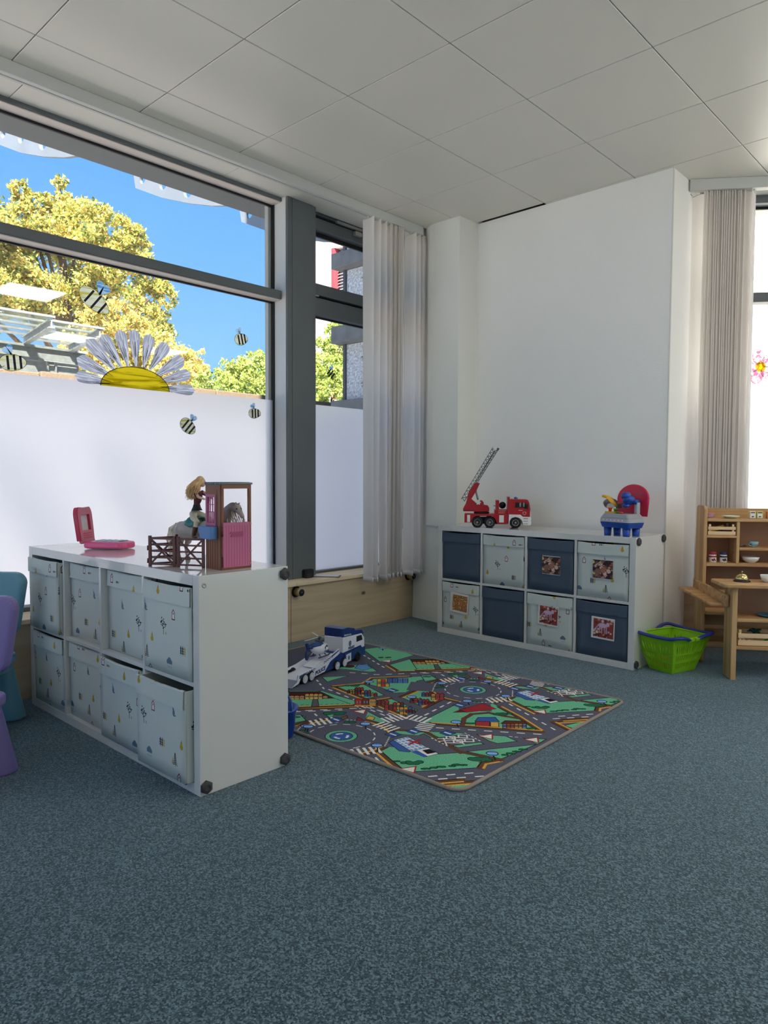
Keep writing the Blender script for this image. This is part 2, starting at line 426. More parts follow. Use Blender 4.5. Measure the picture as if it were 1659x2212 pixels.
# --- walls that close the room out of view
# --- back wall block, pillar corner and rounded column beside the window
col = [(-3.19, 4.60), (-3.19, 4.20), (-3.40, 4.20)]+arc((-3.40, 4.50), .25, .30, 270, 205, 10)+[(-3.66, 4.40), (-3.66, 4.60)]
wb = MB().prism([(-1.744, 4.43), (-1.744, 4.78), (-1.95, 4.95), (-3.6, 4.95), (-3.6, 4.43)], XY, 0, ZC).build('wall_back', stucco); wb['kind'] = 'structure'
wc = MB().prism(col, XY, .74, ZC+.03, sm=False).build('column', smoothw, wb, bevel=.004)
MB().prism([(-3.19, 4.60), (-3.19, 4.194), (-3.668, 4.262), (-3.668, 4.6)], XY, .10, .742).build('column_casing', smoothw, wb, bevel=.003)
MB().prism([(-3.19, 4.60), (-3.19, 4.190), (-3.668, 4.258), (-3.668, 4.6)], XY, 0, .10).build('baseboard', smoothw, wb, bevel=.002)
MB().box(-1.7435, -1.739, 4.425, 4.437, 0, ZC).build('corner_bead', mat('bead', (222, 220, 212), .5), wb)
MB().prism([(-3.60, 4.29), (-3.60, 4.6), (-3.97, 4.6), (-3.97, 4.29)], XY, 0, ZC+.03).build('return', smoothw, wb)

# --- left window wall: wooden apron, sill with heating grille
wl = struct('wall_left')
for y0, y1 in ((-3.2, -1.19), (-1.186, .73), (.734, 3.02), (3.024, 4.262)):
    MB().box(-3.69, -3.67, y0, y1, 0, .378).build('apron_board', apron, wl, bevel=.002)
MB().box(-3.95, -3.69, -3.2, 4.3, 0, .36).build('apron_core', smoothw, wl)
ts = struct('trim_1')                           # sill
for y0, y1 in ((-3.2, .9), (.902, 3.05), (3.052, 4.305)):
    MB().box(-3.80, -3.645, y0, y1, .378, .402).build('sill_board', sillw, ts, bevel=.003)
for k in range(5):
    MB().box(-3.945+k*.029, -3.945+k*.029+.022, -3.2, 4.3, .384, .402).build('grille_slat', sillw, ts, bevel=.0015, seg=1)

# --- window 1: the wide fixed window
XG, FILMTOP = -3.94, 1.635
w1 = struct('window_1')
Y0, Y1 = -3.1, 3.096
MB().box(-3.95, -3.846, Y0, Y1, 2.958, ZC).build('head_rail', charcoal, w1, bevel=.004)
MB().box(-3.952, -3.938, Y0, Y1, 2.940, 2.960).build('gasket', gasket, w1)
liner = mat('liner_beige', (222, 208, 198), .5)
MB().box(-3.936, -3.855, Y0, 3.09, 2.953, 2.9585).build('head_liner', liner, w1); MB().box(-3.934, -3.856, Y0, 3.09, 2.3035, 2.3085).build('transom_liner', liner, w1)
MB().box(-3.95, -3.846, Y0, 3.091, 2.308, 2.366).build('transom', charcoal, w1, bevel=.006)
MB().box(-3.952, -3.936, Y0, Y1, 2.294, 2.310).build('gasket', gasket, w1)
MB().box(-3.952, -3.936, Y0, Y1, 2.364, 2.370).build('gasket', gasket, w1)
MB().box(-3.95, -3.86, Y0, Y1, .402, .425).build('bottom_rail', charcoal, w1, bevel=.003)
for y in (-.95, .72):
    MB().box(-3.95, -3.846, y-.025, y+.025, .402, 2.96).build('mullion', charcoal, w1, bevel=.004)
MB().box(-3.950, -3.925, 3.083, Y1, .402, 2.96).build('gasket', gasket, w1)
MB().box(-3.99, -3.955, 3.06, Y1, .402, 2.96).build('outer_cap', mat('cap_grey', (190, 188, 184), .5), w1)
for ya, yb in ((Y0, -.95), (-.95, .72), (.72, Y1)):
    MB().box(XG-.004, XG, ya, yb, .402, 2.31).build('pane', GLASS, w1)
    MB().box(XG-.004, XG, ya, yb, 2.36, 2.95).build('pane', GLASS, w1)
    MB().add([(XG+.002, ya+.03, .41), (XG+.002, yb-.012, .41), (XG+.002, yb-.012, FILMTOP), (XG+.002, ya+.03, FILMTOP)], [(0, 1, 2, 3)]).build('frosted_film', FILM, w1)

# --- charcoal post between the two windows
tp = struct('trim_2')
MB().box(-3.95, -3.79, 3.096, 3.136, .40, ZC).build('post_edge', charcoal, tp, bevel=.003)
MB().box(-3.938, -3.806, 3.0925, 3.0955, .402, 2.99).build('post_return', mat('return_grey', (206, 206, 203), .4), tp)
MB().box(-3.95, -3.792, 3.139, 3.325, .40, ZC).build('post_cover', charcoal, tp, bevel=.003)
MB().box(-3.97, -3.80, 3.327, 3.357, .40, ZC).build('post_edge', charcoal, tp, bevel=.003)

# --- window 2: tilting sash over a fixed light
w2 = struct('window_2'); ya, yb = 3.357, 4.30; xo = -3.90
MB().box(-3.97, -3.885, ya, yb, 2.972, ZC).build('head_rail', charcoal, w2, bevel=.003)
MB().box(-3.97, -3.93, ya, yb, 2.955, 2.974).build('gasket', gasket, w2)
def ring(name, y0, y1, z0, z1, t, x0, x1, par, side=None):
    side = side or t
    MB().box(x0, x1, y0, y1, z1-t, z1).build(name, charcoal, par, bevel=.004)
    MB().box(x0, x1, y0, y1, z0, z0+t).build(name, charcoal, par, bevel=.004)
    MB().box(x0, x1, y0, y0+side, z0+t, z1-t).build(name, charcoal, par, bevel=.004)
    MB().box(x0, x1, y1-side, y1, z0+t, z1-t).build(name, charcoal, par, bevel=.004)
ring('sash_frame', ya+.012, yb, 2.412, 2.955, .082, -3.945, -3.888, w2, .045)
MB().box(-3.958, -3.94, ya+.05, yb-.05, 2.845, 2.875).build('gasket', gasket, w2)
MB().box(-3.97, -3.895, ya, yb, 2.272, 2.395).build('transom', charcoal, w2, bevel=.004)
MB().box(-3.97, -3.95, ya, yb, 2.39, 2.42).build('gasket', gasket, w2)
MB().box(-3.962, -3.94, ya, yb, 2.262, 2.276).build('gasket', gasket, w2)
MB().box(-3.97, -3.90, ya, yb, .402, .42).build('bottom_rail', charcoal, w2, bevel=.003)
MB().box(-3.945, -3.941, ya+.05, yb-.04, 2.48, 2.88).build('pane', GLASS, w2)
MB().box(-3.945, -3.941, ya, yb-.01, .41, 2.275).build('pane', GLASS, w2)
MB().add([(-3.939, ya+.004, .415), (-3.939, yb-.02, .415), (-3.939, yb-.02, FILMTOP), (-3.939, ya+.004, FILMTOP)], [(0, 1, 2, 3)]).build('frosted_film', FILM, w2)
silver = mat('silver', (176, 176, 172), .35, metal=.6)
MB().box(-3.885, -3.862, 3.62, 3.88, 2.958, 2.978).build('opener', silver, w2, bevel=.003)
MB().box(-3.885, -3.855, 3.80, 3.87, 2.915, 2.945).build('opener_bracket', silver, w2, bevel=.003)
MB().box(-3.888, -3.870, 3.365, 3.45, 2.396, 2.406).build('hinge', silver, w2, bevel=.002)

# --- slanting window wall on the right
P2, AW = (-1.62, 4.895), math.atan2(.588, .809)       # x along the wall, y outwards
wr = struct('wall_right', (*P2, 0), AW)
for z0, z1 in ((0, .09), (.0915, .182), (.1835, .274), (.2755, .368)):
    MB().box(-.25, 6.2, 0, .02, z0, z1).build('apron_board', apron2, wr, bevel=.0015)
MB().box(-.25, 6.2, .02, .26, 0, .37).build('apron_core', smoothw, wr)
MB().box(-.25, 6.2, -.02, .26, .37, .392).build('sill_board', mat('sill_white', (236, 232, 226), .4), wr, bevel=.003)
MB().box(-.42, -.17, .02, .30, 0, ZC).build('jamb', smoothw, wr)
w3 = struct('window_3', (*P2, 0), AW)
u0, u1 = -.17, 5.6
MB().box(u0, u1, .11, .20, 2.915, 2.968).build('head_rail', charcoal, w3, bevel=.004)
MB().box(u0, u1, .05, .20, 2.968, ZC).build('head_board', smoothw, w3)
MB().box(u0, u1, .185, .20, 2.9, 2.917).build('gasket', gasket, w3)
MB().box(u0, u1, .11, .20, 2.275, 2.338).build('transom', charcoal, w3, bevel=.004)
MB().box(u0, u1, .11, .20, .39, .43).build('bottom_rail', charcoal, w3, bevel=.003)
for u in (u0+.03, 1.55, 3.3, 5.0):
    MB().box(u-.03, u+.03, .11, .20, .392, 2.95).build('mullion', charcoal, w3, bevel=.004)
for ua, ub in ((u0, 1.55), (1.55, 3.3), (3.3, 5.0)):
    MB().box(ua, ub, .190, .194, .40, 2.92).build('pane', GLASS, w3)
    MB().add([(ua+.03, .188, .42), (ub-.03, .188, .42), (ub-.03, .188, 1.612), (ua+.03, .188, 1.612)], [(0, 1, 2, 3)]).build('frosted_film', FILM, w3)
MB().box(5.0, 6.3, .02, .26, .37, ZC).build('jamb', smoothw, wr)

# --- roof over the room, and an added block that shades the wing
rf = struct('roof')
MB().prism(FLOORPOLY, XY, ZC+.3, ZC+.5).build('roof_slab', roofm, rf)
MB().box(-4.3, -3.95, -3.3, 4.9, ZC+.005, ZC+.5).build('lintel', mat('lintel_grey', (120, 122, 124), .7), rf)
MB().box(-4.4, -2.0, 3.0, 6.0, ZC+.5, 9.0).build('shade_block', roofm, rf)  # unseen block, shaped to keep the sun off the pebble-dash wing

# ================================================================== OUTSIDE
pave = mat('paving', (202, 198, 196), .9, var=(1.5, .08))
gr = MB().box(-60, 30, -40, 60, -.35, -.15).build('ground', pave); gr['kind'] = 'structure'
concrete = mat('aggregate', (128, 108, 88), .95, var=(60, .22), bump=(60, .8))
rw = struct('wall_garden')
MB().box(-8.35, -8.05, -8, 12, -.2, 2.02).build('wall_body', mat('wall_render', (168, 163, 160), .9), rw)
y = -8.0
while y < 12:
    MB().box(-8.42, -8.0, y, y+2.215, 2.02, 2.215+.02*(int(y*7) % 2)).build('cap_stone', concrete, rw, bevel=.012)
    y += 2.225

# perforated fins and dark beam of the sun shade above the window
zinc = mat('zinc', (128, 134, 142), .55, metal=.2, var=(4, .08))
sh = thing('awning', 'dark beam with pale perforated fins hanging outside above the wide window', 'awning', (-4.5, 0, 3.12))
MB().box(-.09, .03, -3, 4.9, .035, .20).build('beam', charcoal, sh, bevel=.006)
fin = [(.0, .55), (-1.62, .95), (-1.70, .765), (-1.665, .62)]
fin += [(-1.2, .413), (-.763, .254), (-.43, .151), (-.12, .076), (0, .06)]
holes = [[(a+.072*s_*math.cos(R(t)), b_+.062*s_*math.sin(R(t))) for t in range(0, 360, 15)] for a, b_, s_ in ((-1.53, .67, .75), (-1.175, .535, .95), (-.775, .375, 1.1), (-.36, .33, 1.2))]
for yy in (-2.54, -1.37, -.20, .97, 2.14, 3.31, 4.48):
    plate('fin', fin, holes, .028, zinc, sh, plane_matrix((-.05, yy, 0), (1, 0, 0), (0, 0, 1)))
    MB().bar((.05, yy-.01, .0), (.05, yy+.02, .2), .03, .02).build('fin_bracket', zinc, sh)

# neighbouring wing: pebble-dash panels between concrete ledges
pebble = mat('pebble_dash', (205, 208, 212), .95, var=(38, .5), bump=(50, 1.0))
ledge = mat('ledge', (118, 120, 122), .85, var=(9, .2))
wg = thing('building_wing', 'grey pebble-dash building wing with concrete ledges beside the narrow window', 'building', (-6.25, 6.0, 0))
for z0, z1 in ((-.2, 1.78), (2.02, 2.70), (2.90, 3.58), (3.76, 6.5)):
    for k in range(2):
        MB().box(.012+k*1.1, 1.095+k*1.1, 0, .25, z0+.004, z1-.004).build('facade_panel', pebble, wg, bevel=.004)
for z0, z1 in ((1.78, 2.02), (2.70, 2.90), (3.58, 3.76)):
    MB().box(-.115, 2.22, -.14, .25, z0, z1).build('ledge', ledge, wg, bevel=.01)
MB().box(-.03, 0.012, -.02, 5, -.2, 6.5).build('corner_strip', mat('strip', (70, 74, 80), .6), wg)
MB().box(0.012, 2.22, .25, 3, -.2, 6.5).build('wing_body', ledge, wg)
bz = []
for z in (2.2, 2.5, 3.07, 3.42):
    for x in (.30, .85, 1.36, 2.0):
        MB().lathe([(.001, .03), (.018, .028), (.03, .012), (.034, 0)], n=10).build('bolt', silver, wg, loc=(x, -.005, z)).rotation_euler = (R(90), 0, 0)

# cream building with a blind window, beyond
cream = bpy.data.materials.new('cream_siding'); cream.use_nodes = True
n = cream.node_tree; p = n.nodes['Principled BSDF']; p.inputs['Roughness'].default_value = .8
co = n.nodes.new('ShaderNodeTexCoord'); wv = n.nodes.new('ShaderNodeTexWave'); wv.wave_type = 'BANDS'; wv.bands_direction = 'X'; wv.inputs['Scale'].default_value = 3.2; wv.wave_profile = 'SAW'
n.links.new(co.outputs['Object'], wv.inputs[0]); r = n.nodes.new('ShaderNodeValToRGB'); r.color_ramp.elements[0].position = .0; r.color_ramp.elements[0].color = (*lin((214, 196, 180)), 1)
r.color_ramp.elements[1].position = .12; r.color_ramp.elements[1].color = (*lin((252, 246, 238)), 1)
n.links.new(wv.outputs[0], r.inputs[0]); n.links.new(r.outputs[0], p.inputs['Base Color'])
redf = mat('red_frame', (166, 66, 74), .5)
blindm = mat('far_blind', (206, 210, 212), .5)
cb = thing('building', 'cream sided building with red framed window and grey venetian blind seen through the narrow window', 'building', (-13.0, 12.0, 0))
BX0, BX1 = -1.45, 4.0
for z0, z1, t0, t1 in ((-.2, 3.0, 0, 0), (4.15, 5.1, 0, 0), (6.66, 9, 0, 0)):
    MB().box(BX0, BX1, 0, .3, z0, z1).build('wall', cream, cb)
for z0, z1 in ((3.0, 4.15), (5.1, 6.66)):
    MB().box(BX0, 0, 0, .3, z0, z1).build('wall', cream, cb); MB().box(1.5, BX1, 0, .3, z0, z1).build('wall', cream, cb)
    MB().box(.0, .09, -.02, .22, z0, z1).build('window_frame', redf, cb); MB().box(1.41, 1.5, -.02, .22, z0, z1).build('window_frame', redf, cb)
    MB().box(.09, 1.41, .2, .22, z0, z1).build('pane', mat('far_glass', (120, 132, 140), .1), cb)
    q = MB(); k = 0
    while z0+.05+k*.075 < z1-.02:
        q.obox((.75, .12, z0+.05+k*.075), (1.28, .07, .006), Matrix.Rotation(R(35), 3, 'X')); k += 1
    stuff(q.build('blind_slats', blindm, cb))

# pale tiled building outside the slanting window
tile = bpy.data.materials.new('facade_tile'); tile.use_nodes = True
n = tile.node_tree; p = n.nodes['Principled BSDF']; p.inputs['Roughness'].default_value = .6
co = n.nodes.new('ShaderNodeTexCoord'); sx = n.nodes.new('ShaderNodeSeparateXYZ'); cx = n.nodes.new('ShaderNodeCombineXYZ'); bk = n.nodes.new('ShaderNodeTexBrick')
n.links.new(co.outputs['Object'], sx.inputs[0]); n.links.new(sx.outputs[2], cx.inputs[0]); n.links.new(sx.outputs[0], cx.inputs[1]); n.links.new(cx.outputs[0], bk.inputs['Vector'])
bk.inputs['Scale'].default_value = 1.0; bk.inputs['Brick Width'].default_value = .62; bk.inputs['Row Height'].default_value = .155; bk.inputs['Mortar Size'].default_value = .007
bk.inputs['Color1'].default_value = (*lin((252, 249, 240)), 1); bk.inputs['Color2'].default_value = (*lin((250, 245, 234)), 1); bk.inputs['Mortar'].default_value = (*lin((118, 112, 104)), 1); bk.offset = .37
n.links.new(bk.outputs[0], p.inputs['Base Color'])
tb = thing('building', 'pale building with narrow upright facade tiles outside the window at the right edge', 'building', (-1.62-.588*6.5, 4.895+.809*6.5, 0), AW)
MB().box(.8, 16, 0, .5, -.2, 11).build('wall', tile, tb)
for k in range(4): MB().box(3+k*3.2, 4.6+k*3.2, -.02, .1, 1.2, 2.9).build('window', mat('far_glass', (120, 132, 140), .1), tb)

# glazed canopy beyond the garden wall
steel = mat('galvanised', (152, 155, 150), .6, metal=.15, var=(14, .16))
cgl = bpy.data.materials.new('canopy_glass'); cgl.use_nodes = True
n = cgl.node_tree; p = n.nodes['Principled BSDF']; p.inputs['Base Color'].default_value = (*lin((150, 170, 160)), 1); p.inputs['Roughness'].default_value = .3; p.inputs['Alpha'].default_value = .45
cv = thing('canopy', 'grey steel canopy with glass roof sheets standing behind the garden wall', 'canopy', (-11, 0, 0))
MB().box(-.06, .06, 1.4, 4.98, 2.985, 3.02).build('girder', steel, cv); MB().box(-.01, .01, 1.4, 4.96, 2.83, 2.99).build('girder', steel, cv); MB().box(-.06, .06, 1.4, 4.98, 2.80, 2.835).build('girder', steel, cv)
MB().box(-.03, .03, 1.4, 4.85, 2.55, 2.79).build('fascia_panel', steel, cv)
for yy in (4.43, 2.1): 
    MB().box(-.08, .08, yy-.07, yy-.05, -.2, 2.8).build('post', steel, cv); MB().box(-.08, .08, yy+.05, yy+.07, -.2, 2.8).build('post', steel, cv); MB().box(-.01, .01, yy-.05, yy+.05, -.2, 2.8).build('post', steel, cv)
RY = (2.14, 2.79, 3.44, 4.09, 4.74)
for k, yy in enumerate(RY):
    zz = 3.05 if k < 4 else 3.02
    for dz in (0, .10): MB().bar((-.05, yy, zz+dz-.03), (1.35, yy-.17, zz+dz+.0), .08, .016).build('rafter', steel, cv)
    MB().bar((-.05, yy, zz+.02), (1.35, yy-.17, zz+.05), .016, .10).build('rafter', steel, cv)
for za, ya_, yb_ in ((3.16, 1.5, 4.13), (3.11, 4.10, 4.80)):
    for k in range(5):
        t = k/4; MB().bar((1.35*t, ya_-.17*t, za+.03*t), (1.35*t, yb_-.17*t, za+.03*t), .04, .028).build('purlin', steel, cv)
    n_ = max(1, round((yb_-ya_)/.65))
    for j in range(n_):
        q0, q1 = ya_+(yb_-ya_)*j/n_, ya_+(yb_-ya_)*(j+1)/n_-.015
        for k in range(4):
            t0, t1 = k/4, (k+1)/4-.02
            MB().add([(1.35*t0, q0-.17*t0, za+.02), (1.35*t1, q0-.17*t1, za+.03), (1.35*t1, q1-.17*t1, za+.03), (1.35*t0, q1-.17*t0, za+.02)], [(0, 1, 2, 3)]).build('glass_sheet', cgl, cv)

# trees and bushes: clouds of folded leaves on trunk and limbs
def leaf_mat(name, rgb):
    m = bpy.data.materials.new(name); m.use_nodes = True; n = m.node_tree; n.nodes.clear(); c = lin(rgb)
    o_ = n.nodes.new('ShaderNodeOutputMaterial'); d = n.nodes.new('ShaderNodeBsdfDiffuse'); t = n.nodes.new('ShaderNodeBsdfTranslucent'); mx = n.nodes.new('ShaderNodeMixShader'); mx.inputs[0].default_value = .4
    d.inputs[0].default_value = (*c, 1); t.inputs[0].default_value = (*c, 1)
    n.links.new(d.outputs[0], mx.inputs[1]); n.links.new(t.outputs[0], mx.inputs[2]); n.links.new(mx.outputs[0], o_.inputs[0])
    return m
LY, LO, LG, LD, LB = [leaf_mat('leaf_'+k, c) for k, c in (('yellow', (228, 212, 122)), ('ochre', (222, 188, 122)), ('green', (166, 178, 92)), ('dark_green', (104, 122, 80)), ('bright_green', (196, 216, 124)))]
bark = mat('bark', (92, 76, 62), .95)
def tree(name, label, base, lobes, n_leaves, size, mats, weights, seed, trunk_r=.12, trunk=True):
    rg = np.random.default_rng(seed); base = Vector(base)
    t = thing(name, label, 'tree' if trunk else 'bush', base)
    vol = np.array([l[1]**2 for l in lobes]); vol = vol/vol.sum()
    li = rg.choice(len(lobes), n_leaves, p=vol)
    cs = np.array([list(Vector(l[0])-base) for l in lobes])[li]; rr = np.array([l[1] for l in lobes])[li]
    # leaves sit in clusters near each lobe's skin
    k = 62; cl = rg.normal(size=(len(lobes), k, 3)); cl /= np.linalg.norm(cl, axis=2, keepdims=True); cl *= (.45+.55*rg.random((len(lobes), k, 1))**.6)
    pick = cl[li, rg.integers(0, k, n_leaves)]
    P = cs+(pick+rg.normal(size=(n_leaves, 3))*.09)*rr[:, None]
    a = rg.normal(size=(n_leaves, 3)); a /= np.linalg.norm(a, axis=1, keepdims=True); b_ = np.cross(a, rg.normal(size=(n_leaves, 3))); b_ /= np.linalg.norm(b_, axis=1, keepdims=True)
    s_ = size*(.6+.8*rg.random((n_leaves, 1)))
    V = np.stack([P-a*s_, P+b_*s_*.55, P+a*s_, P-b_*s_*.55], 1).reshape(-1, 3)
    me = bpy.data.meshes.new('foliage'); me.from_pydata(V.tolist(), [], np.arange(4*n_leaves).reshape(-1, 4).tolist())
    for m in mats: me.materials.append(m)
    mi = rg.choice(len(mats), (len(lobes), k), p=weights)
    fm = np.where(rg.random(n_leaves) < .55, mi[li, rg.integers(0, k, n_leaves)], rg.choice(len(mats), n_leaves, p=weights))
    me.polygons.foreach_set('material_index', fm.astype(np.int32))
    stuff(link('foliage', me, t))
    q = MB(); top = Vector(lobes[0][0])-base
    q.tube([(0, 0, -.3), top*.35+Vector((.05, .03, 0)), top*.7, top], [trunk_r, trunk_r*.8, trunk_r*.5, trunk_r*.2], 8)
    q.build('trunk', bark, t)
    for l in lobes[1:]:
        e_ = Vector(l[0])-base; st = top*min(.8, max(.3, e_.z/max(.1, top.z)*.6))
        MB().tube([st, (st+e_)/2+Vector((0, 0, .12)), e_], [trunk_r*.35, trunk_r*.22, trunk_r*.06], 6).build('limb', bark, t)
    return t
def lobe(px, py, rpx, xd, rng=random.Random(3), jit=.25):
    c = at(px, py, 0, xd); dist = (c-Vector((0, 0, EYE))).dot(_f); r = rpx*dist/FOC
    c2 = c+(c-Vector((0, 0, EYE))).normalized()*rng.uniform(-jit, jit)*r*2
    return (c2, r)
XT = -17
big = [lobe(*q, XT) for q in ((140, 560, 105), (60, 500, 62), (130, 395, 16), (120, 440, 26), (40, 412, 24), (80, 440, 30), (170, 470, 48), (235, 510, 58), (292, 505, 24), (200, 452, 20), (285, 580, 70), (330, 640, 48), (20, 600, 85), (-70, 520, 110), (-60, 640, 110), (215, 640, 75), (120, 660, 70), (320, 700, 50), (-150, 580, 90), (350, 725, 30))]
tree('yellow_tree', 'tall tree turning yellow, rising above the canopy in the wide window', (XT, 7.2, -.2), big, 80000, .046, [LY, LO, LG, LD], [.46, .13, .27, .14], 5, .2)
sm = [lobe(*q, -14.5) for q in ((270, 735, 60), (215, 700, 48), (330, 765, 55), (180, 750, 50), (255, 680, 34), (380, 790, 45), (420, 790, 35), (300, 810, 60), (220, 820, 60), (400, 830, 40))]
tree('ochre_tree', 'low ochre leaved tree behind the drawn daisy', (-14.5, 8.0, -.2), sm, 22000, .042, [LO, LY, LG, LB], [.40, .28, .22, .10], 6, .08)
sb = [lobe(*q, -12) for q in ((515, 815, 46), (560, 800, 40), (478, 830, 34), (600, 810, 50), (440, 825, 26), (540, 850, 50), (640, 800, 60))]
tree('green_bush', 'bright green bush above the garden wall near the post', (-12, 8.6, -.2), sb, 20000, .036, [LB, LG, LY, LD], [.48, .30, .12, .10], 7, .05, False)
s4 = [lobe(*q, -10.5) for q in ((715, 860, 60), (690, 800, 42), (735, 770, 42), (725, 720, 26), (742, 700, 20), (760, 820, 60), (660, 850, 50), (692, 740, 12))]
tree('leafy_shrub', 'sunlit leafy shrub seen through the narrow window', (-10.5, 9.6, -.2), s4, 26000, .030, [LB, LG, LY, LD], [.50, .26, .14, .10], 8, .05, False)

# ================================================================== THINGS IN THE ROOM
# ---- fill lights added in the ceiling, out of view, to brighten the room
fillm = bpy.data.materials.new('fill_glow'); fillm.use_nodes = True
p = fillm.node_tree.nodes['Principled BSDF']; p.inputs['Emission Color'].default_value = (1, .94, .85, 1); p.inputs['Emission Strength'].default_value = FILL
fill0 = None
for i, (lx, ly) in enumerate(((-.20, 2.9), (1.9, 2.6), (1.9, 4.2), (1.9, 5.6))):
    if fill0 is None:
        fill0 = thing('fill_light', 'square fill light added flush with the ceiling, out of view', 'fill', (lx, ly, ZC), group='added fill lights')
        ring_m = mat('fill_rim', (225, 225, 222), .4)
        for a, b_, c_, d_ in ((-.3, .3, -.3, -.28), (-.3, .3, .28, .3), (-.3, -.28, -.28, .28), (.28, .3, -.28, .28)):
            MB().box(a, b_, c_, d_, -.03, -.001).build('rim', ring_m, fill0)
        MB().box(-.28, .28, -.28, .28, -.026, -.012).build('fill_panel', fillm, fill0)
    else: dup(fill0, loc=(lx, ly, ZC))

# ---- blinds
fabric = bpy.data.materials.new('blind_fabric'); fabric.use_nodes = True
n = fabric.node_tree; n.nodes.clear(); o_ = n.nodes.new('ShaderNodeOutputMaterial'); d = n.nodes.new('ShaderNodeBsdfDiffuse'); t = n.nodes.new('ShaderNodeBsdfTranslucent'); mx = n.nodes.new('ShaderNodeMixShader')
mx.inputs[0].default_value = .38; d.inputs[0].default_value = (*lin((246, 243, 240)), 1); t.inputs[0].default_value = (*lin((246, 242, 238)), 1)
n.links.new(d.outputs[0], mx.inputs[1]); n.links.new(t.outputs[0], mx.inputs[2]); n.links.new(mx.outputs[0], o_.inputs[0])
hemm = mat('blind_hem', (226, 226, 226), .7)
def slat(par, x, y, ang, z0, z1, w=.125, bow=.010, sway=0.):
    """one hanging strip, gently curved across, with a weighted hem"""
    def strip(za, zb, n_):
        q = MB(); vs = []
        for i in range(n_+1):
            z = za+(zb-za)*i/n_; k = (z1-z)/(z1-z0)
            for j in range(7):
                s_ = (j/6-.5)*w*(1-.10*k); vs.append((s_, bow*(1-(2*j/6-1)**2)*(1+.6*k)+sway*k, z))
        q.add(vs, [(i*7+j, i*7+j+1, (i+1)*7+j+1, (i+1)*7+j) for i in range(n_) for j in range(6)], 0, True); return q
    o1 = strip(z0+.02, z1, 8).build('slat', fabric, par, loc=(x, y, 0), rotz=ang)
    q = strip(z0, z0+.035, 1); o2 = q.build('hem', hemm, o1); md = o2.modifiers.new('thick', 'SOLIDIFY'); md.thickness = .005; md.offset = 0
    q = MB().box(-.012, .012, -.003, .003, z1-.002, z1+.022).build('carrier', railw, o1)
bl = thing('vertical_blind', 'white vertical blind drawn together beside the rounded column', 'blind', (-3.57, 0, 0))
for x0 in (-.035, -.008): MB().box(x0, x0+.020, -3.1, 4.196, 2.945, 2.9995).build('rail', railw, bl, bevel=.003)
MB().box(.012, .040, -3.1, 4.198, 2.937, 2.9995).build('rail', railw, bl, bevel=.003)
MB().box(-.036, .041, 4.187, 4.200, 2.936, 2.9995).build('end_cap', railw, bl, bevel=.003)
rg = random.Random(4)
ypx = lambda px: at(px, 700, 0, -3.57)[1]
for px, ang, sw in ((795, -6, .01), (811, -8, -.01), (825, -14, .02)): slat(bl, 0, ypx(px), R(ang), .352, 2.93, sway=sw)
for k in range(9): slat(bl, 0, ypx(836+k*3.1), R(-16+rg.uniform(-4, 4)), .362+rg.uniform(0, .01), 2.93, sway=rg.uniform(-.015, .015))
for px, ang, sw in ((886, -4, -.01), (897, -12, .02)): slat(bl, 0, ypx(px), R(ang), .36, 2.93, sway=sw)
for k in range(4): slat(bl, 0, ypx(904+k*4), R(-10+rg.uniform(-5, 5)), .365, 2.93, sway=rg.uniform(-.02, .01))
q = MB(); yc = ypx(868)
for dy, dx in ((0, .0), (.012, .01)): q.tube([(dx, yc+dy, 2.93), (dx, yc+dy+.004, 1.9), (dx, yc+dy, .8)], .0018, 5)
q.build('cord', railw, bl)
MB().cyl((.005, yc+.006, .80), (.005, yc+.006, .72), .010, .012, 10).build('cord_weight', railw, bl)

br = thing('vertical_blind', 'white vertical blind drawn together in front of the right window', 'blind', (*P2, 0), AW)
MB().box(-.22, 5.2, -.115, -.06, 2.93, 2.9995).build('rail', railw, br, bevel=.003)
MB().box(-.22, 5.2, -.055, -.035, 2.945, 2.9995).build('rail', railw, br, bevel=.003)
slat(br, -.135, -.065, R(12), .36, 2.925, sway=.01)
for k in range(15):
    slat(br, -.085+k*.0155, -.075, R(38+rg.uniform(-6, 6)), .36, 2.925, sway=rg.uniform(-.008, .008))
slat(br, .155, -.075, R(40), .36, 2.925); slat(br, .178, -.078, R(62), .36, 2.925, sway=-.01)
MB().tube([(-.21, -.07, 2.93), (-.19, -.075, 2.90), (-.16, -.07, 2.915), (-.12, -.075, 2.925), (.1, -.075, 2.925)], .002, 5).build('chain', silver, br)

# ---- small things on the apron and sill
gold = mat('brass', (196, 176, 128), .35, metal=.7); black = mat('black_plastic', (18, 18, 20), .45)
for yy, zz, lb in ((3.062, .340, 'radiator thermostat knob in the wooden apron below the charcoal post'), (4.205, .337, 'radiator thermostat knob in the wooden apron beside the rounded column')):
    th = thing('thermostat', lb, 'thermostat', (-3.669, yy, zz), group='thermostat knobs'); q = Matrix.Rotation(R(90), 4, 'Y')
    for nm, prof, m in (('recess', [(.002, .001), (.036, .001), (.038, .004), (.033, .004), (.031, .002)], black), ('knob', [(.022, .003), (.026, .008), (.027, .05), (.025, .056)], gold), ('dial', [(.024, .056), (.024, .062), (.020, .0645), (.001, .065)], black)):
        b_ = MB().lathe(prof, n=24).build(nm, m, th); b_.data.transform(q)
    b_ = MB().lathe([(.0245, .053), (.0255, .060), (.0243, .0625), (.0238, .060)], n=24).build('chrome_ring', silver, th); b_.data.transform(q)
    b_ = MB().add([(-.005, -.004, .0655), (.005, -.004, .0655), (0, .006, .0655)], [(0, 1, 2)]).build('arrow', silver, th); b_.data.transform(q)
so = thing('socket_box', 'small black socket box at the foot of the charcoal post', 'socket', (-3.788, 3.262, .402))
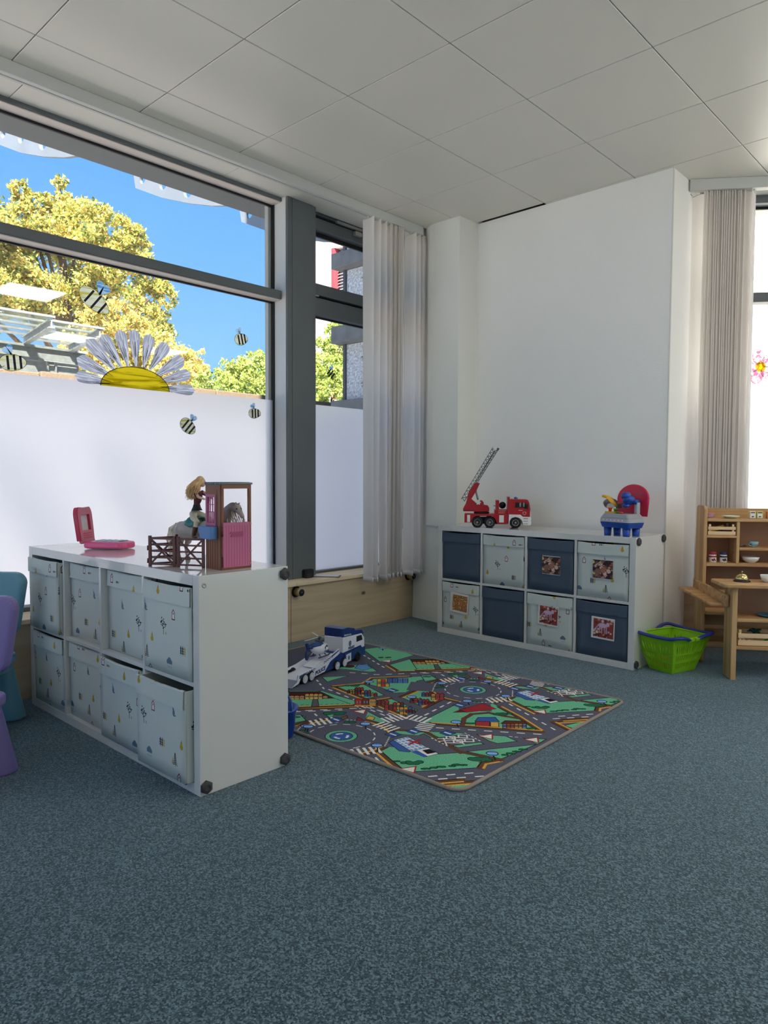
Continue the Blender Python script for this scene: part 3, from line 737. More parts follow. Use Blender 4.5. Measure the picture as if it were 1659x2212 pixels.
MB().prism(rrect(-.04, .04, 0, .062, .012), YZ, 0, .03).build('housing', black, so, bevel=.002)
MB().box(.029, .0315, -.022, .022, .008, .034).build('socket_face', mat('dark_grey', (40, 40, 43), .4), so, bevel=.002)
bk = thing('booklet', 'flat booklet lying on the wooden sill beside the post', 'booklet', (-3.735, 3.40, .402), R(38))
MB().box(-.10, .10, -.048, .048, 0, .004).build('cover', mat('maroon_cover', (70, 52, 52), .5), bk, bevel=.001)
MB().box(-.092, .090, -.043, .043, .004, .009).build('pages', mat('paper', (228, 226, 224), .6), bk, bevel=.001)

# ---- drawings stuck on the glass
XD = XG+.004
def dpt(px, py, x=XD): v = at(px, py, 0, x); return (v.y, v.z)
def scrib(name, c1, c2, axis, scale, rough=.6):
    """felt-pen scribble: streaks along one direction"""
    m = bpy.data.materials.new(name); m.use_nodes = True; n = m.node_tree; p = n.nodes['Principled BSDF']; p.inputs['Roughness'].default_value = rough
    co = n.nodes.new('ShaderNodeTexCoord'); mp = n.nodes.new('ShaderNodeMapping'); s_ = [scale]*3; s_[axis] = scale*.09; mp.inputs['Scale'].default_value = s_
    t = n.nodes.new('ShaderNodeTexNoise'); t.inputs['Scale'].default_value = 1; t.inputs['Detail'].default_value = 3; t.inputs['Distortion'].default_value = .8
    n.links.new(co.outputs['Object'], mp.inputs[0]); n.links.new(mp.outputs[0], t.inputs['Vector'])
    r = n.nodes.new('ShaderNodeValToRGB'); r.color_ramp.elements[0].position = .40; r.color_ramp.elements[1].position = .52
    r.color_ramp.elements[0].color = (*lin(c1), 1); r.color_ramp.elements[1].color = (*lin(c2), 1)
    n.links.new(t.outputs[0], r.inputs[0])
    d = n.nodes.new('ShaderNodeBsdfTranslucent'); mx = n.nodes.new('ShaderNodeMixShader'); mx.inputs[0].default_value = .78
    n.links.new(r.outputs[0], p.inputs['Base Color']); n.links.new(r.outputs[0], d.inputs[0])
    n.links.new(p.outputs[0], mx.inputs[1]); n.links.new(d.outputs[0], mx.inputs[2]); n.links.new(mx.outputs[0], n.nodes['Material Output'].inputs[0])
    return m
petal_m = scrib('petal_scribble', (196, 196, 208), (250, 250, 254), 0, 60)
sun_m = scrib('yellow_scribble', (190, 160, 0), (255, 226, 30), 1, 34)
bee_m = scrib('bee_scribble', (224, 212, 96), (252, 250, 220), 1, 40)
wing_m = scrib('wing_scribble', (96, 160, 214), (190, 226, 250), 1, 60)
pink_m = scrib('pink_scribble', (238, 130, 176), (255, 232, 240), 1, 40)
ink = mat('felt_ink', (30, 30, 36), .7); redink = mat('plum_ink', (150, 70, 110), .7)
def flat_local(par, name, poly, m, d0=0., th=.0005):      # drawn on the pane: one sheet of ink
    return MB().add([(d0, a, b_) for a, b_ in poly], [tuple(range(len(poly)))]).build(name, m, par)
def drop(L, w, n=10):
    """petal outline from (0, 0) to length L along +x, widest near the tip"""
    up = [(L*t, w*.5*(.16+.84*math.sin(math.pi*min(1, t*.86+.03)*.62)**1.3)*math.sqrt(max(0, 1-max(0, (t-.78)/.22)**2))) for t in [i/n for i in range(n+1)]]
    return up+[(x, -y) for x, y in up[::-1][1:]]
Z3 = lambda x, y: dpt(x/2.676, 520+y/2.676)
c0 = Z3(787, 852)
da = thing('window_drawing', 'half daisy drawing with white petals and yellow centre on the wide window', 'drawing', (XD, c0[0], c0[1]))
for (tx, ty), (bx, by), w in (((430, 778), (655, 824), .085), ((441, 678), (660, 790), .10), ((502, 568), (672, 757), .105), ((587, 540), (706, 738), .10), ((690, 512), (740, 728), .095), ((776, 510), (786, 725), .09), ((868, 540), (830, 728), .095), ((968, 590), (864, 748), .10), ((1064, 680), (894, 782), .11), ((1104, 768), (914, 814), .095), ((1128, 866), (928, 850), .085)):
    t_, b_ = Z3(tx, ty), Z3(bx, by); L = math.hypot(t_[0]-b_[0], t_[1]-b_[1]); a = math.atan2(t_[1]-b_[1], t_[0]-b_[0])
    outl = drop(L, w*.80)
    pt = MB().add([(a, b2, 0) for a, b2 in outl], [tuple(range(len(outl)))]).build('petal', petal_m, da)
    mtx = Matrix.Translation((0, b_[0]-c0[0], b_[1]-c0[1])) @ Matrix(((0, 0, 1, 0), (1, 0, 0, 0), (0, 1, 0, 0), (0, 0, 0, 1))) @ Matrix.Rotation(a, 4, 'Z')
    pt.matrix_local = mtx
    q = MB(); rg = random.Random(int(tx))
    for k in range(6):
        y = w*.30*rg.uniform(-1, 1); x0 = L*rg.uniform(.0, .4); q.bar((x0, y*.4, .0008), (x0+L*rg.uniform(.25, .5), y, .0008), .0022, .0004)
    q.build('pen_strokes', ink, pt)
rx, ry = .215, .125
flat_local(da, 'centre', [(rx*math.cos(R(t)), ry*math.sin(R(t))-.004) for t in range(0, 181, 10)], sun_m, .0006)
MB().tube([(.0012, rx*math.cos(R(t)), ry*math.sin(R(t))-.004) for t in range(0, 181, 10)], .0022, 5).build('outline', ink, da)

def bee(px, py, L, H, ang, wing_at, label, x=XD, face=1, parts=True, rz=0., loc=None):
    c = dpt(px, py, x)
    t = thing('bee_drawing', label, 'drawing', loc or (x, c[0], c[1]), rz, 'bee drawings on the windows')
    ca, sa = math.cos(R(ang)), math.sin(R(ang)); T = lambda a, b_: (a*ca-b_*sa, a*sa+b_*ca)
    if parts:
        flat_local(t, 'body', [T(L/2*math.cos(R(k)), H/2*math.sin(R(k))*(1-.15*math.cos(R(k)))) for k in range(0, 360, 15)], bee_m)
        MB().tube([(.0008, *T(L/2*math.cos(R(k)), H/2*math.sin(R(k))*(1-.15*math.cos(R(k))))) for k in range(0, 360, 15)], .0012, 4, closed=True).build('outline', ink, t)
        MB().tube([(.001, *T(-face*L*.40+.010*math.cos(R(k)), -H*.1+.012*math.sin(R(k)))) for k in range(180, 350, 30)], .0012, 4).build('mouth', ink, t)
    for s_ in (-.20, .04, .27):
        h = H*.46*math.sqrt(1-(2*s_)**2)
        q = MB().prism([T(L*s_-.006, -h), T(L*s_+.006, -h), T(L*s_+.010, h), T(L*s_-.002, h)], YZ, .0006, .0012); q.build('stripe', ink, t)
    for k in (-1, 1):
        wl_ = L*.42; a = wing_at+k*24; b0 = T(0.02*k*L, H*.45); cw, sw = math.cos(R(a)), math.sin(R(a))
        o = [(b0[0]+p_*cw-q_*sw, b0[1]+p_*sw+q_*cw) for p_, q_ in drop(wl_, wl_*.55)]
        flat_local(t, 'wing', o, wing_m, .0013)
    return t
bee(204, 650, .195, .105, -36, 62, 'large bee drawing over the yellow tree in the wide window', face=-1)
bee(521, 733, .105, .075, 16, 115, 'bee drawing against blue sky at the right of the wide window', face=-1)
bee(28, 783, .135, .085, 8, 125, 'bee drawing over the canopy at the left edge of the wide window')
bee(406, 921, .120, .085, -38, 62, 'tilted bee drawing on the frosted film near its middle', x=XD+.0008)
bee(550, 893, .100, .065, 6, 120, 'small level bee drawing on the frosted film near the post', x=XD+.0008, face=-1)
bee(714, 806, .10, .075, -40, 130, 'bee drawing with blue wings on the narrow window before the shrub', x=-3.936, parts=False)
fl = thing('window_drawing', 'pink flower drawing with yellow centre on the right window', 'drawing', (P2[0]+.809*.345-.588*.186, P2[1]+.588*.345+.809*.186, 1.862), AW)
for k in range(5):
    a = R(90+72*k+16); o = [(.062*math.cos(a)+.05*math.cos(R(t))*math.cos(a)-.038*math.sin(R(t))*math.sin(a), .070*math.sin(a)+.05*math.cos(R(t))*math.sin(a)+.038*math.sin(R(t))*math.cos(a)) for t in range(0, 360, 20)]
    pt = MB().add([(a, -.0006, b_) for a, b_ in o], [tuple(range(len(o)))]).build('petal', pink_m, fl); MB().tube([(x, -.0012, z) for x, z in o], .0012, 4, closed=True).build('outline', redink, pt)
MB().add([(.032*math.cos(R(t)), -.0016, .034*math.sin(R(t))) for t in range(0, 360, 20)], [tuple(range(18))]).build('centre', sun_m, fl)

# ---- bins: fabric print
def fabric_print():
    bg = (210, 216, 211); P = Paint(640, 640, (0, 1, 0, 1), bg)
    nav, mus, blk, red = (104, 126, 148), (196, 164, 66), (38, 42, 48), (120, 34, 44)
    def each(fn):
        for dx in (-1, 0, 1):
            for dy in (-1, 0, 1): fn(dx, dy)
    def house(x, y):
        q = [(x-.028, y-.05), (x+.028, y-.05), (x+.028, y+.02), (x, y+.055), (x-.028, y+.02)]; P.poly(q, (226, 232, 230)); P.line(q+[q[0]], .010, red); P.disc((x, y+.012), .009, red)
    def rabbit(x, y):
        P.disc((x, y), .022, nav, ry=.034); P.disc((x-.008, y+.038), .014, nav); P.line([(x-.012, y+.04), (x-.016, y+.075)], .009, nav); P.line([(x+.012, y-.03), (x+.035, y-.022)], .012, nav)
    def dots(x, y):
        P.line([(x, y-.075), (x, y+.0)], .008, blk); r_ = random.Random(2)
        for _ in range(44):
            a, q = r_.uniform(0, 6.28), math.sqrt(r_.random()); P.disc((x+.060*q*math.cos(a), y+.052+.066*q*math.sin(a)), .0066, blk)
        P.disc((x+.05, y-.06), .010, (168, 166, 110), ry=.016)
    def pear(x, y): P.disc((x, y-.012), .030, mus); P.disc((x, y+.022), .018, mus, ry=.026); P.line([(x, y+.04), (x+.004, y+.062)], .006, (120, 100, 60))
    def pines(x, y):
        for k, c in ((-.036, blk), (0, blk), (.036, mus)):
            for j in range(3): P.poly([(x+k-.016, y-.035+j*.026), (x+k+.016, y-.035+j*.026), (x+k, y+.004+j*.026)], c)
            P.line([(x+k, y-.05), (x+k, y-.03)], .006, c)
    def cloud(x, y):
        for k, r_ in ((-.032, .024), (.032, .024), (0, .036)): P.disc((x+k, y+(.012 if k == 0 else 0)), r_, nav)
        P.poly([(x-.055, y-.024), (x+.055, y-.024), (x+.05, y), (x-.05, y)], nav)
        for k in range(5): P.line([(x-.035+k*.018, y-.045-.012*(k % 2)), (x-.037+k*.018, y-.060-.012*(k % 2))], .005, nav)
    def fir(x, y):
        P.line([(x, y-.065), (x, y+.075)], .006, blk)
        for j in range(7): w = .038*(1-j/8); P.line([(x-w, y-.052+j*.019), (x, y-.036+j*.019), (x+w, y-.052+j*.019)], .007, blk)
        P.poly([(x-.062, y-.05), (x-.032, y-.05), (x-.047, y+.035)], mus)
    def sprig(x, y):
        for k, c in ((-.03, blk), (.0, blk), (.03, mus)): P.disc((x+k, y), .010, c, ry=.014)
    for fn, x, y in ((house, .62, .66), (rabbit, .03, .67), (dots, .42, .50), (pear, .17, .35), (pines, .80, .30), (cloud, .53, .14), (fir, .05, .17), (pear, .66, .90), (sprig, .27, .955), (house, .12, .99)):
        each(lambda dx, dy: fn(x+dx, y+dy))
    return P.image('fabric_print')
FPR = fabric_print()
mint = img_mat('mint_print', FPR, .85, .15, bump=(9, .25))
slate = mat('slate_fabric', (80, 94, 112), .8, spec=.2, bump=(8, .35), var=(9, .05))
dark_in = mat('bin_inside', (60, 58, 54), .9)
def pic(seed, kind):
    rg = random.Random(seed); bg = {0: (58, 42, 40), 1: (150, 70, 60), 2: (176, 120, 70)}[kind]; P = Paint(96, 80, (0, 1.2, 0, 1), bg)
    pal = {0: [(214, 170, 168), (226, 190, 186), (150, 104, 92), (120, 84, 70), (196, 146, 140), (170, 80, 80), (214, 196, 120)],
           1: [(220, 198, 216), (206, 178, 204), (120, 40, 40), (160, 60, 50), (90, 50, 44), (214, 150, 130), (230, 214, 190)],
           2: [(200, 60, 60), (226, 190, 90), (90, 140, 80), (230, 216, 190), (190, 110, 60), (80, 60, 40), (236, 150, 120)]}[kind]
    N = {0: 46, 1: 46, 2: 130}[kind]
    for _ in range(N):
        r_ = rg.uniform(.03, .12) if kind < 2 else rg.uniform(.02, .05)
        P.disc((rg.uniform(0, 1.2), rg.uniform(.0, 1)), r_, rg.choice(pal), ry=r_*rg.uniform(.5, 1.1))
    if kind == 0:
        for k in range(6): P.line([(.15+k*.1, .72-.03*abs(k-2)), (.5+k*.09, .95-.12*k)], .035, [(236, 206, 204), (190, 120, 116)][k % 2])
        P.disc((.62, .45), .16, (168, 108, 88)); P.disc((.30, .36), .17, (136, 98, 84)); P.disc((.95, .42), .12, (222, 186, 160)); P.disc((.98, .62), .05, (226, 210, 120))
    if kind == 1:
        c = (214, 186, 214); P.disc((.55, .66), .26, c, ry=.13); P.disc((.86, .74), .10, c, ry=.12)
        for x in (.36, .48, .68, .78): P.line([(x, .6), (x+.03, .25)], .05, c)
        P.line([(.32, .7), (.14, .45)], .05, c)
    return P.image('bin_picture')
PICM = {k: img_mat('bin_picture_%s' % 'abc'[k], pic(11+k, k), .35, .4) for k in (0, 1, 2)}
BW, BH, BD = .322, .330, .34
paper = mat('paper_white', (236, 234, 230), .5)
def make_bin(label, printed, loc, rz, off=(0, 0), picture=None, group='fabric bins in the cube shelves', lean=0.):
    """open fabric box: front at local y = 0, back at y = BD, x from 0 to BW"""
    b_ = thing('storage_bin', label, 'bin', loc, rz, group)
    m = mint if printed else slate; th = .006; rg = random.Random(sum(map(ord, label)))
    uvx = (lambda c: (c.x/.335+off[0], c.z/.335+off[1])); uvy = (lambda c: (c.y/.335+off[0], c.z/.335+off[1]))
    # front, slightly wavy at the top edge
    nx, nz = 10, 6; vs = []
    for d in (0, th):
        for j in range(nz+1):
            for i in range(nx+1):
                x = BW*i/nx; z = BH*j/nz; bl_ = -.0022*math.sin(math.pi*i/nx)*math.sin(math.pi*j/nz)*rg.uniform(.7, 1.2)
                if j == nz: z -= .004*math.sin(math.pi*i/nx)+rg.uniform(0, .0015)
                vs.append((x, d+bl_, z))
    N = (nx+1)*(nz+1); fs = []
    for j in range(nz):
        for i in range(nx):
            a = j*(nx+1)+i; fs += [(a, a+1, a+nx+2, a+nx+1), (N+a, N+a+nx+1, N+a+nx+2, N+a+1)]
    edge = [i for i in range(nx+1)]+[(j+1)*(nx+1)+nx for j in range(nz)]+[nz*(nx+1)+nx-1-i for i in range(nx)]+[(nz-1-j)*(nx+1) for j in range(nz-1)]
    for a, c in zip(edge, edge[1:]+edge[:1]): fs.append((c, a, N+a, N+c))
    MB().add(vs, fs, 0, True).build('front', m, b_, uv=uvx)
    # turned-down band along the top of the front
    vs = []; nb = 12
    for d, z in ((.0, BH-.064), (-.0066, BH-.0662), (-.0052, BH-.002), (-.001, BH+.0005)):
        for i in range(nb+1): vs.append((BW*i/nb, d-(.002*rg.random() if d < -.004 else 0)-.0025*math.sin(math.pi*i/nb), z-(.004*math.sin(math.pi*i/nb) if z > BH-.02 else .0015*rg.random())))
    MB().add(vs, [(r_*(nb+1)+i, r_*(nb+1)+i+1, (r_+1)*(nb+1)+i+1, (r_+1)*(nb+1)+i) for r_ in range(3) for i in range(nb)], 0, False).build('top_band', m, b_, uv=lambda c: (c.x/.335+off[0]+.31, c.z/.335+off[1]))
    MB().box(0, th, th, BD, 0, BH-.004).build('side', m, b_, bevel=.002, seg=1, uv=uvy); MB().box(BW-th, BW, th, BD, 0, BH-.004).build('side', m, b_, bevel=.002, seg=1, uv=uvy)
    MB().box(0, BW, BD-th, BD, 0, BH-.004).build('back', m, b_, uv=uvx); MB().box(th, BW-th, th, BD-th, 0, th).build('base', dark_in, b_)
    if picture is not None:
        k, px, pz, mg, tilt = picture
        c = thing_child = MB().box(-.064-mg, .064+mg*.4, -.0015, 0, -.058-mg*.5, .058+mg*.5).build('picture_card', paper, b_, loc=(px, -.0075, pz)); c.rotation_euler = (0, R(tilt), 0)
        MB().box(-.064, .064, -.0025, -.0012, -.055, .055).build('print', PICM[k], c, uv=lambda q: ((q.x+.064)/.128, (q.z+.055)/.110))
    return b_

# ---- cube shelves
gloss = mat('white_gloss', (220, 220, 217), .08, spec=.6, coat=.3); guard = mat('guard_rubber', (62, 62, 62), .6)
SL, SH, SD, TB, TI, CELL = 1.47, .77, .39, .038, .016, .3365
def cube_shelf(label, loc, rz, guards, screws):
    """front at local y = 0; x from 0 to SL"""
    s_ = thing('cube_shelf', label, 'shelf', loc, rz, 'white cube shelves')
    MB().box(0, TB, 0, SD, 0, SH).build('side_panel', gloss, s_, bevel=.0015); MB().box(SL-TB, SL, 0, SD, 0, SH).build('side_panel', gloss, s_, bevel=.0015)
    MB().box(TB, SL-TB, 0, SD, SH-TB, SH).build('top_panel', gloss, s_, bevel=.0015); MB().box(TB, SL-TB, 0, SD, 0, TB).build('bottom_panel', gloss, s_, bevel=.0015)
    zc = TB+(SH-2*TB-TI)/2
    for i in range(4):
        a = TB+i*(CELL+TI)
        MB().box(a, a+CELL, .002, SD, zc, zc+TI).build('shelf_board', gloss, s_, bevel=.001)
        if i < 3: MB().box(a+CELL, a+CELL+TI, .001, SD, TB, SH-TB).build('divider', gloss, s_, bevel=.001)
    for x, y, z, sg in guards:
        g = MB().lathe([(.024, 0), (.024, .011), (.015, .015), (.010, .0155), (.009, .013), (.001, .013)], n=6).build('corner_guard', guard, s_, bevel=.001); g.data.transform(Matrix.Translation((x, y, z)) @ Matrix.Rotation(R(90*sg), 4, 'Y'))
    for x, y, z in screws:
        g = MB().lathe([(.009, 0), (.009, .001), (.005, .0015), (.004, .0005), (.001, .0005)], n=16).build('screw_cap', silver, s_); g.data.transform(Matrix.Translation((x, y, z)) @ Matrix.Rotation(R(90), 4, 'Y'))
    return s_
S1 = (-2.107-SL, 1.331-.0047); S1R = R(.184)
cube_shelf('white cube shelf with toy phone and stable on top, standing before the wide window', (*S1, 0), S1R, [(SL, .372, .742, 1), (SL, .372, .028, 1), (SL, .022, .030, 1)], [(SL, .022, .735)])
S2 = (-3.188, 3.978); S2R = R(-.925)
cube_shelf('white cube shelf against the back wall with toy fire engine and workbench on top', (*S2, 0), S2R, [(SL, .025, .745, 1), (SL, .37, .745, 1), (SL, .025, .03, 1)], [])
def cellpos(sh, rot, i, row, out):
    a = TB+i*(CELL+TI)+.0075; z = TB+.001 if row == 0 else TB+(SH-2*TB-TI)/2+TI+.001
    return (sh[0]+a*math.cos(rot)+out*math.sin(rot), sh[1]+a*math.sin(rot)-out*math.cos(rot), z)
colw = ['first', 'second', 'third', 'fourth']
tops = [(.016, (.05, .10)), (-.030, (.36, .06)), (-.032, (.68, .10)), (.002, (0, 0))]
lows = [(-.003, (.62, .02)), (-.020, (.50, .0)), (.008, (.70, .04)), (.0, (0, 0))]
for i in range(4):
    make_bin(f'mint printed bin, upper row of the near shelf, {colw[i]} from the window', True, cellpos(S1, S1R, i, 1, tops[i][0]), S1R, tops[i][1])
for i in range(3):
    make_bin(f'mint printed bin, lower row of the near shelf, {colw[i]} from the window', True, cellpos(S1, S1R, i, 0, lows[i][0]), S1R, lows[i][1])
x, y, z = cellpos(S1, S1R, 3, 0, .034)
make_bin('mint printed bin pulled halfway out at the lower right of the near shelf', True, (x, y, z), S1R+R(.8), (.28, -.04))
far = [(1, 0, False, None, None, 'plain slate blue bin, upper left in the shelf at the back wall'), (1, 1, True, (.07, .12), None, 'mint printed bin without picture, upper row of the back shelf'),
       (1, 2, False, None, (0, .172, .168, 0, 0), 'slate blue bin with a toy picture, upper row of the back shelf'), (1, 3, True, (.50, .0), (0, .166, .176, 0, 0), 'mint printed bin with picture, upper right of the back shelf'),
       (0, 0, True, (.55, .05), (2, .160, .192, .022, 3), 'mint printed bin with colourful picture, lower left of the back shelf'), (0, 1, False, None, None, 'plain slate blue bin, lower row of the back shelf'),
       (0, 2, True, (.76, -.08), (1, .160, .205, .012, 2), 'mint printed bin with toy horse picture, lower row of the back shelf'), (0, 3, False, None, (1, .178, .178, .014, 1), 'slate blue bin with toy horse picture, lower right of the back shelf')]
for row, i, pr, off, pict, lb in far:
    make_bin(lb, pr, cellpos(S2, S2R, i, row, -.006), S2R, off or (0, 0), pict)

# ---- play rug printed with streets
def rug_print():
    road, green, dgreen, black, white = (94, 96, 112), (112, 190, 150), (38, 110, 78), (24, 26, 30), (236, 234, 228)
    brown, yel, blue, red, cream_ = (104, 70, 52), (226, 172, 78), (62, 100, 172), (168, 48, 56), (226, 178, 92)
    P = Paint(1640, 1140, (-3.55, -1.45, 1.92, 3.38), road); PER = .930
    fl = lambda ox, oy, s: (lambda x, y: tuple(at(ox+x/s, oy+y/s, 2, 0)[:2]))
    Z2, Z3, Z4, Z5 = fl(620, 1380, 4.366), fl(900, 1420, 3.607), fl(620, 1480, 4.366), fl(880, 1540, 4.366)
    K = (-2, -1, 0, 1, 2)
    sh = lambda pts, k: [(x+.012*k, y+PER*k) for x, y in pts]
    def poly(pts, c, edge=None, ew=.004):
        for k in K: P.poly(sh(pts, k), c, edge, ew)
    def line(pts, w, c, dash=None):
        for k in K: P.line(sh(pts, k), w, c, dash)
    def disc(c0, r, c, **kw):
        for k in K: P.disc(sh([c0], k)[0], r, c, **kw)
    def T(f, *pts): return [f(*q) for q in pts]
    def kerb(pts, inner=True):
        line(pts, .030, brown); line(pts, .034, black) if False else None
    def edge2(pts, off=.012):
        line(pts, .030, brown)
        q = []
        for i, (x, y) in enumerate(pts):
            a = pts[max(0, i-1)]; b_ = pts[min(len(pts)-1, i+1)]; L = math.hypot(b_[0]-a[0], b_[1]-a[1]) or 1
            q.append((x-(b_[1]-a[1])/L*off, y+(b_[0]-a[0])/L*off))
        line(q, .011, yel)
        q2 = [(x*2-px_, y*2-py_) for (x, y), (px_, py_) in zip(pts, q)]
        line(q2, .004, black)
    # green plots -----------------------------------------------------------
    pl = T(Z4, (350, 285), (555, 258), (750, 258), (950, 360), (780, 405), (600, 385), (490, 388)); poly(pl, green, black)
    sc_ = T(Z2, (950, 262), (1170, 200), (1420, 196), (1659, 250), (1900, 300), (1500, 312), (1050, 322)); poly(sc_, green, black)
    sc2 = T(Z4, (20, 70), (300, 68), (450, 140), (590, 190), (610, 205), (20, 228)); poly(sc2, green, black)
    g3 = T(Z2, (440, 465), (720, 440), (918, 545), (725, 580)); poly(g3, green, black)
    g4 = T(Z2, (728, 432), (800, 388), (1150, 372), (1365, 362), (1400, 372), (1230, 410), (1188, 450), (1172, 495), (1120, 520), (1005, 525), (880, 470)); poly(g4, green, black)
    g5 = T(Z2, (785, 605), (972, 575), (1232, 690), (1130, 750)); poly(g5, green, black)
    g6 = T(Z2, (1075, 565), (1200, 515), (1290, 470), (1320, 435), (1440, 402), (1500, 450), (1490, 510), (1535, 545), (1295, 662)); poly(g6, green, black)
    g7 = T(Z3, (20, 522), (360, 352), (470, 342), (560, 352), (650, 400), (860, 510), (970, 590), (560, 560), (110, 525)); poly(g7, green, black)
    g8 = T(Z4, (795, 588), (860, 492), (1040, 445), (1290, 462), (1640, 650)) + T(Z5, (480, 380), (870, 465), (720, 492), (690, 535), (0, 577)) + T(Z4, (1090, 835)); poly(g8, green, black)
    g9 = T(Z5, (160, 190), (500, 205), (560, 215), (300, 250)); poly(g9, green, black)
    poly(T(Z5, (655, 218), (930, 237), (1035, 285), (850, 305), (770, 282)), green, black)
    poly(T(Z5, (1095, 255), (1310, 265), (1230, 312)), green, black)
    poly(T(Z5, (560, 383), (1215, 315), (1060, 380), (890, 452)), green, black)
    poly(T(Z5, (425, 326), (690, 294), (722, 312), (478, 346)), green, black)
    poly(T(Z3, (1150, 545), (1330, 505), (1500, 500), (1240, 575)), green, black)
    poly(T(Z4, (20, 300), (130, 296), (180, 350), (20, 380)), green, black); poly(T(Z4, (50, 400), (190, 362), (285, 415), (200, 470), (60, 430)), green, black)
    poly(T(Z2, (715, 110), (905, 85), (1090, 130), (1200, 165), (960, 235), (870, 225)), green, black)
    poly(T(Z2, (330, 375), (580, 362), (440, 400), (380, 420)), green, black); poly(T(Z2, (450, 300), (520, 270), (760, 250), (850, 320), (780, 325), (560, 300)), green, black)
    # car parks and yards ---------------------------------------------------
    poly(T(Z4, (1160, 520), (1290, 475), (1625, 655), (1430, 668)), road, black)
    # kerbs -----------------------------------------------------------------
    edge2(T(Z4, (1090, 838), (940, 715), (795, 588))); edge2(T(Z3, (970, 590), (800, 480), (650, 400))[::-1]); edge2(T(Z3, (120, 528), (560, 562), (970, 592)))
    edge2(T(Z2, (725, 580), (440, 465))); edge2(T(Z2, (1130, 752), (785, 607))); edge2(T(Z2, (785, 605), (972, 575))); edge2(T(Z2, (1295, 664), (1535, 545)))
    edge2(T(Z2, (1075, 563), (1200, 513), (1290, 468), (1320, 433), (1440, 400))[::-1]); edge2(T(Z2, (950, 262), (1050, 322))[::-1]); edge2(T(Z2, (1050, 322), (1500, 314), (1900, 300))); edge2(T(Z4, (20, 228), (610, 205)))
    edge2(T(Z5, (690, 535), (720, 492), (870, 465))[::-1]); edge2(T(Z3, (1070, 520), (1400, 500))[::-1]); edge2(T(Z3, (1070, 522), (1190, 580)))
    edge2(T(Z2, (440, 463), (720, 438), (800, 386), (1150, 370))); edge2(T(Z5, (230, 678), (510, 655))[::-1])
    line(T(Z4, (1300, 450), (1640, 655)) + T(Z5, (500, 385), (870, 465)), .022, brown); line(T(Z4, (870, 480), (1040, 440), (1290, 455)), .022, brown)
    line(T(Z3, (355, 540), (370, 490), (430, 455), (560, 445), (680, 470), (800, 490)), .024, brown)
    # roundabout ------------------------------------------------------------
    rc = Z4(511, 498); ro = .205
    disc(rc, ro+.030, black); disc(rc, ro+.026, brown); disc(rc, ro+.008, yel); disc(rc, ro-.003, black); disc(rc, ro-.006, road)
    for a in (32, 128, 212, 308):                       # the four roads run through its kerb
        d = (math.cos(R(a)), math.sin(R(a))); line([(rc[0]+d[0]*.15, rc[1]+d[1]*.15), (rc[0]+d[0]*.26, rc[1]+d[1]*.26)], .155, road)
        n_ = (-d[1], d[0]); q = (rc[0]+d[0]*.203, rc[1]+d[1]*.203); line([(q[0]-n_[0]*.075, q[1]-n_[1]*.075), (q[0]+n_[0]*.075, q[1]+n_[1]*.075)], .006, white, (.010, .008))
    disc(rc, .147, white, dash=15); disc(rc, .141, road); disc(rc, .070, black); disc(rc, .067, green); disc(rc, .050, black); disc(rc, .047, blue)
    disc(rc, .034, white, dash=3); disc(rc, .022, blue)
    # centre lines and crossings ----------------------------------------------
    D = (.035, .035)
    for pts in (T(Z2, (390, 490), (760, 640), (980, 745)), T(Z2, (720, 165), (920, 285)), T(Z2, (590, 330), (840, 350), (1659, 325)), T(Z4, (30, 262), (660, 232)), T(Z3, (150, 562), (980, 615)),
                T(Z3, (720, 375), (1080, 580)), T(Z3, (60, 465), (280, 352)), T(Z5, (195, 620), (680, 580)), T(Z3, (1060, 492), (1450, 470)), T(Z4, (260, 285), (320, 340)), T(Z2, (700, 650), (1000, 770)),
                T(Z4, (1300, 300), (1560, 165)), T(Z2, (280, 400), (360, 500)), T(Z3, (420, 90), (900, 190))):
        line(pts, .009, white, D)
    for a, b_ in ((Z4(1360, 515), Z4(1530, 600)), (Z5(540, 205), Z5(700, 290)), (Z4(640, 205), Z4(720, 255)), (Z5(960, 238), Z5(1070, 250))): line([a, b_], .006, white, (.014, .010))
    def zebra(c, d, w, n_=5, L=.062):
        d = Vector(d).normalized(); q = Vector((-d.y, d.x))
        for k in range(n_):
            o_ = Vector(c)+q*((k-(n_-1)/2)*w/n_); line([tuple(o_-d*L/2), tuple(o_+d*L/2)], w/n_*.5, white)
    for f, c, p_, w in ((Z4, (1010, 330), (1100, 375), .12), (Z4, (1235, 330), (1130, 390), .12), (Z4, (935, 408), (1060, 365), .12), (Z4, (1295, 410), (1400, 425), .11), (Z4, (340, 360), (400, 420), .13), (Z4, (745, 640), (690, 570), .13)):
        a, b_ = f(*c), f(*p_); zebra(a, (b_[0]-a[0], b_[1]-a[1]), w)
    # buildings ----------------------------------------------------------------
    def block(f, x0, x1, y0, y1, cols, n_, seed, roof=None):
        r_ = random.Random(seed)
        for k in range(n_):
            a, b_ = x0+(x1-x0)*k/n_, x0+(x1-x0)*(k+1)/n_
            poly(T(f, (a, y1), (b_, y1), (b_, y0), (a, y0)), r_.choice(cols), black, .003)
            if roof: poly(T(f, (a, y0), (b_, y0), ((a+b_)/2+3, y0-roof)), red, black, .003)
            for t in (.25, .65): poly(T(f, (a+(b_-a)*t, y1-(y1-y0)*.35), (a+(b_-a)*(t+.18), y1-(y1-y0)*.35), (a+(b_-a)*(t+.18), y1-(y1-y0)*.7), (a+(b_-a)*t, y1-(y1-y0)*.7)), (150, 190, 226), black, .002)
    poly(T(Z4, (20, 75), (300, 72), (450, 140), (20, 152)), (70, 44, 36))
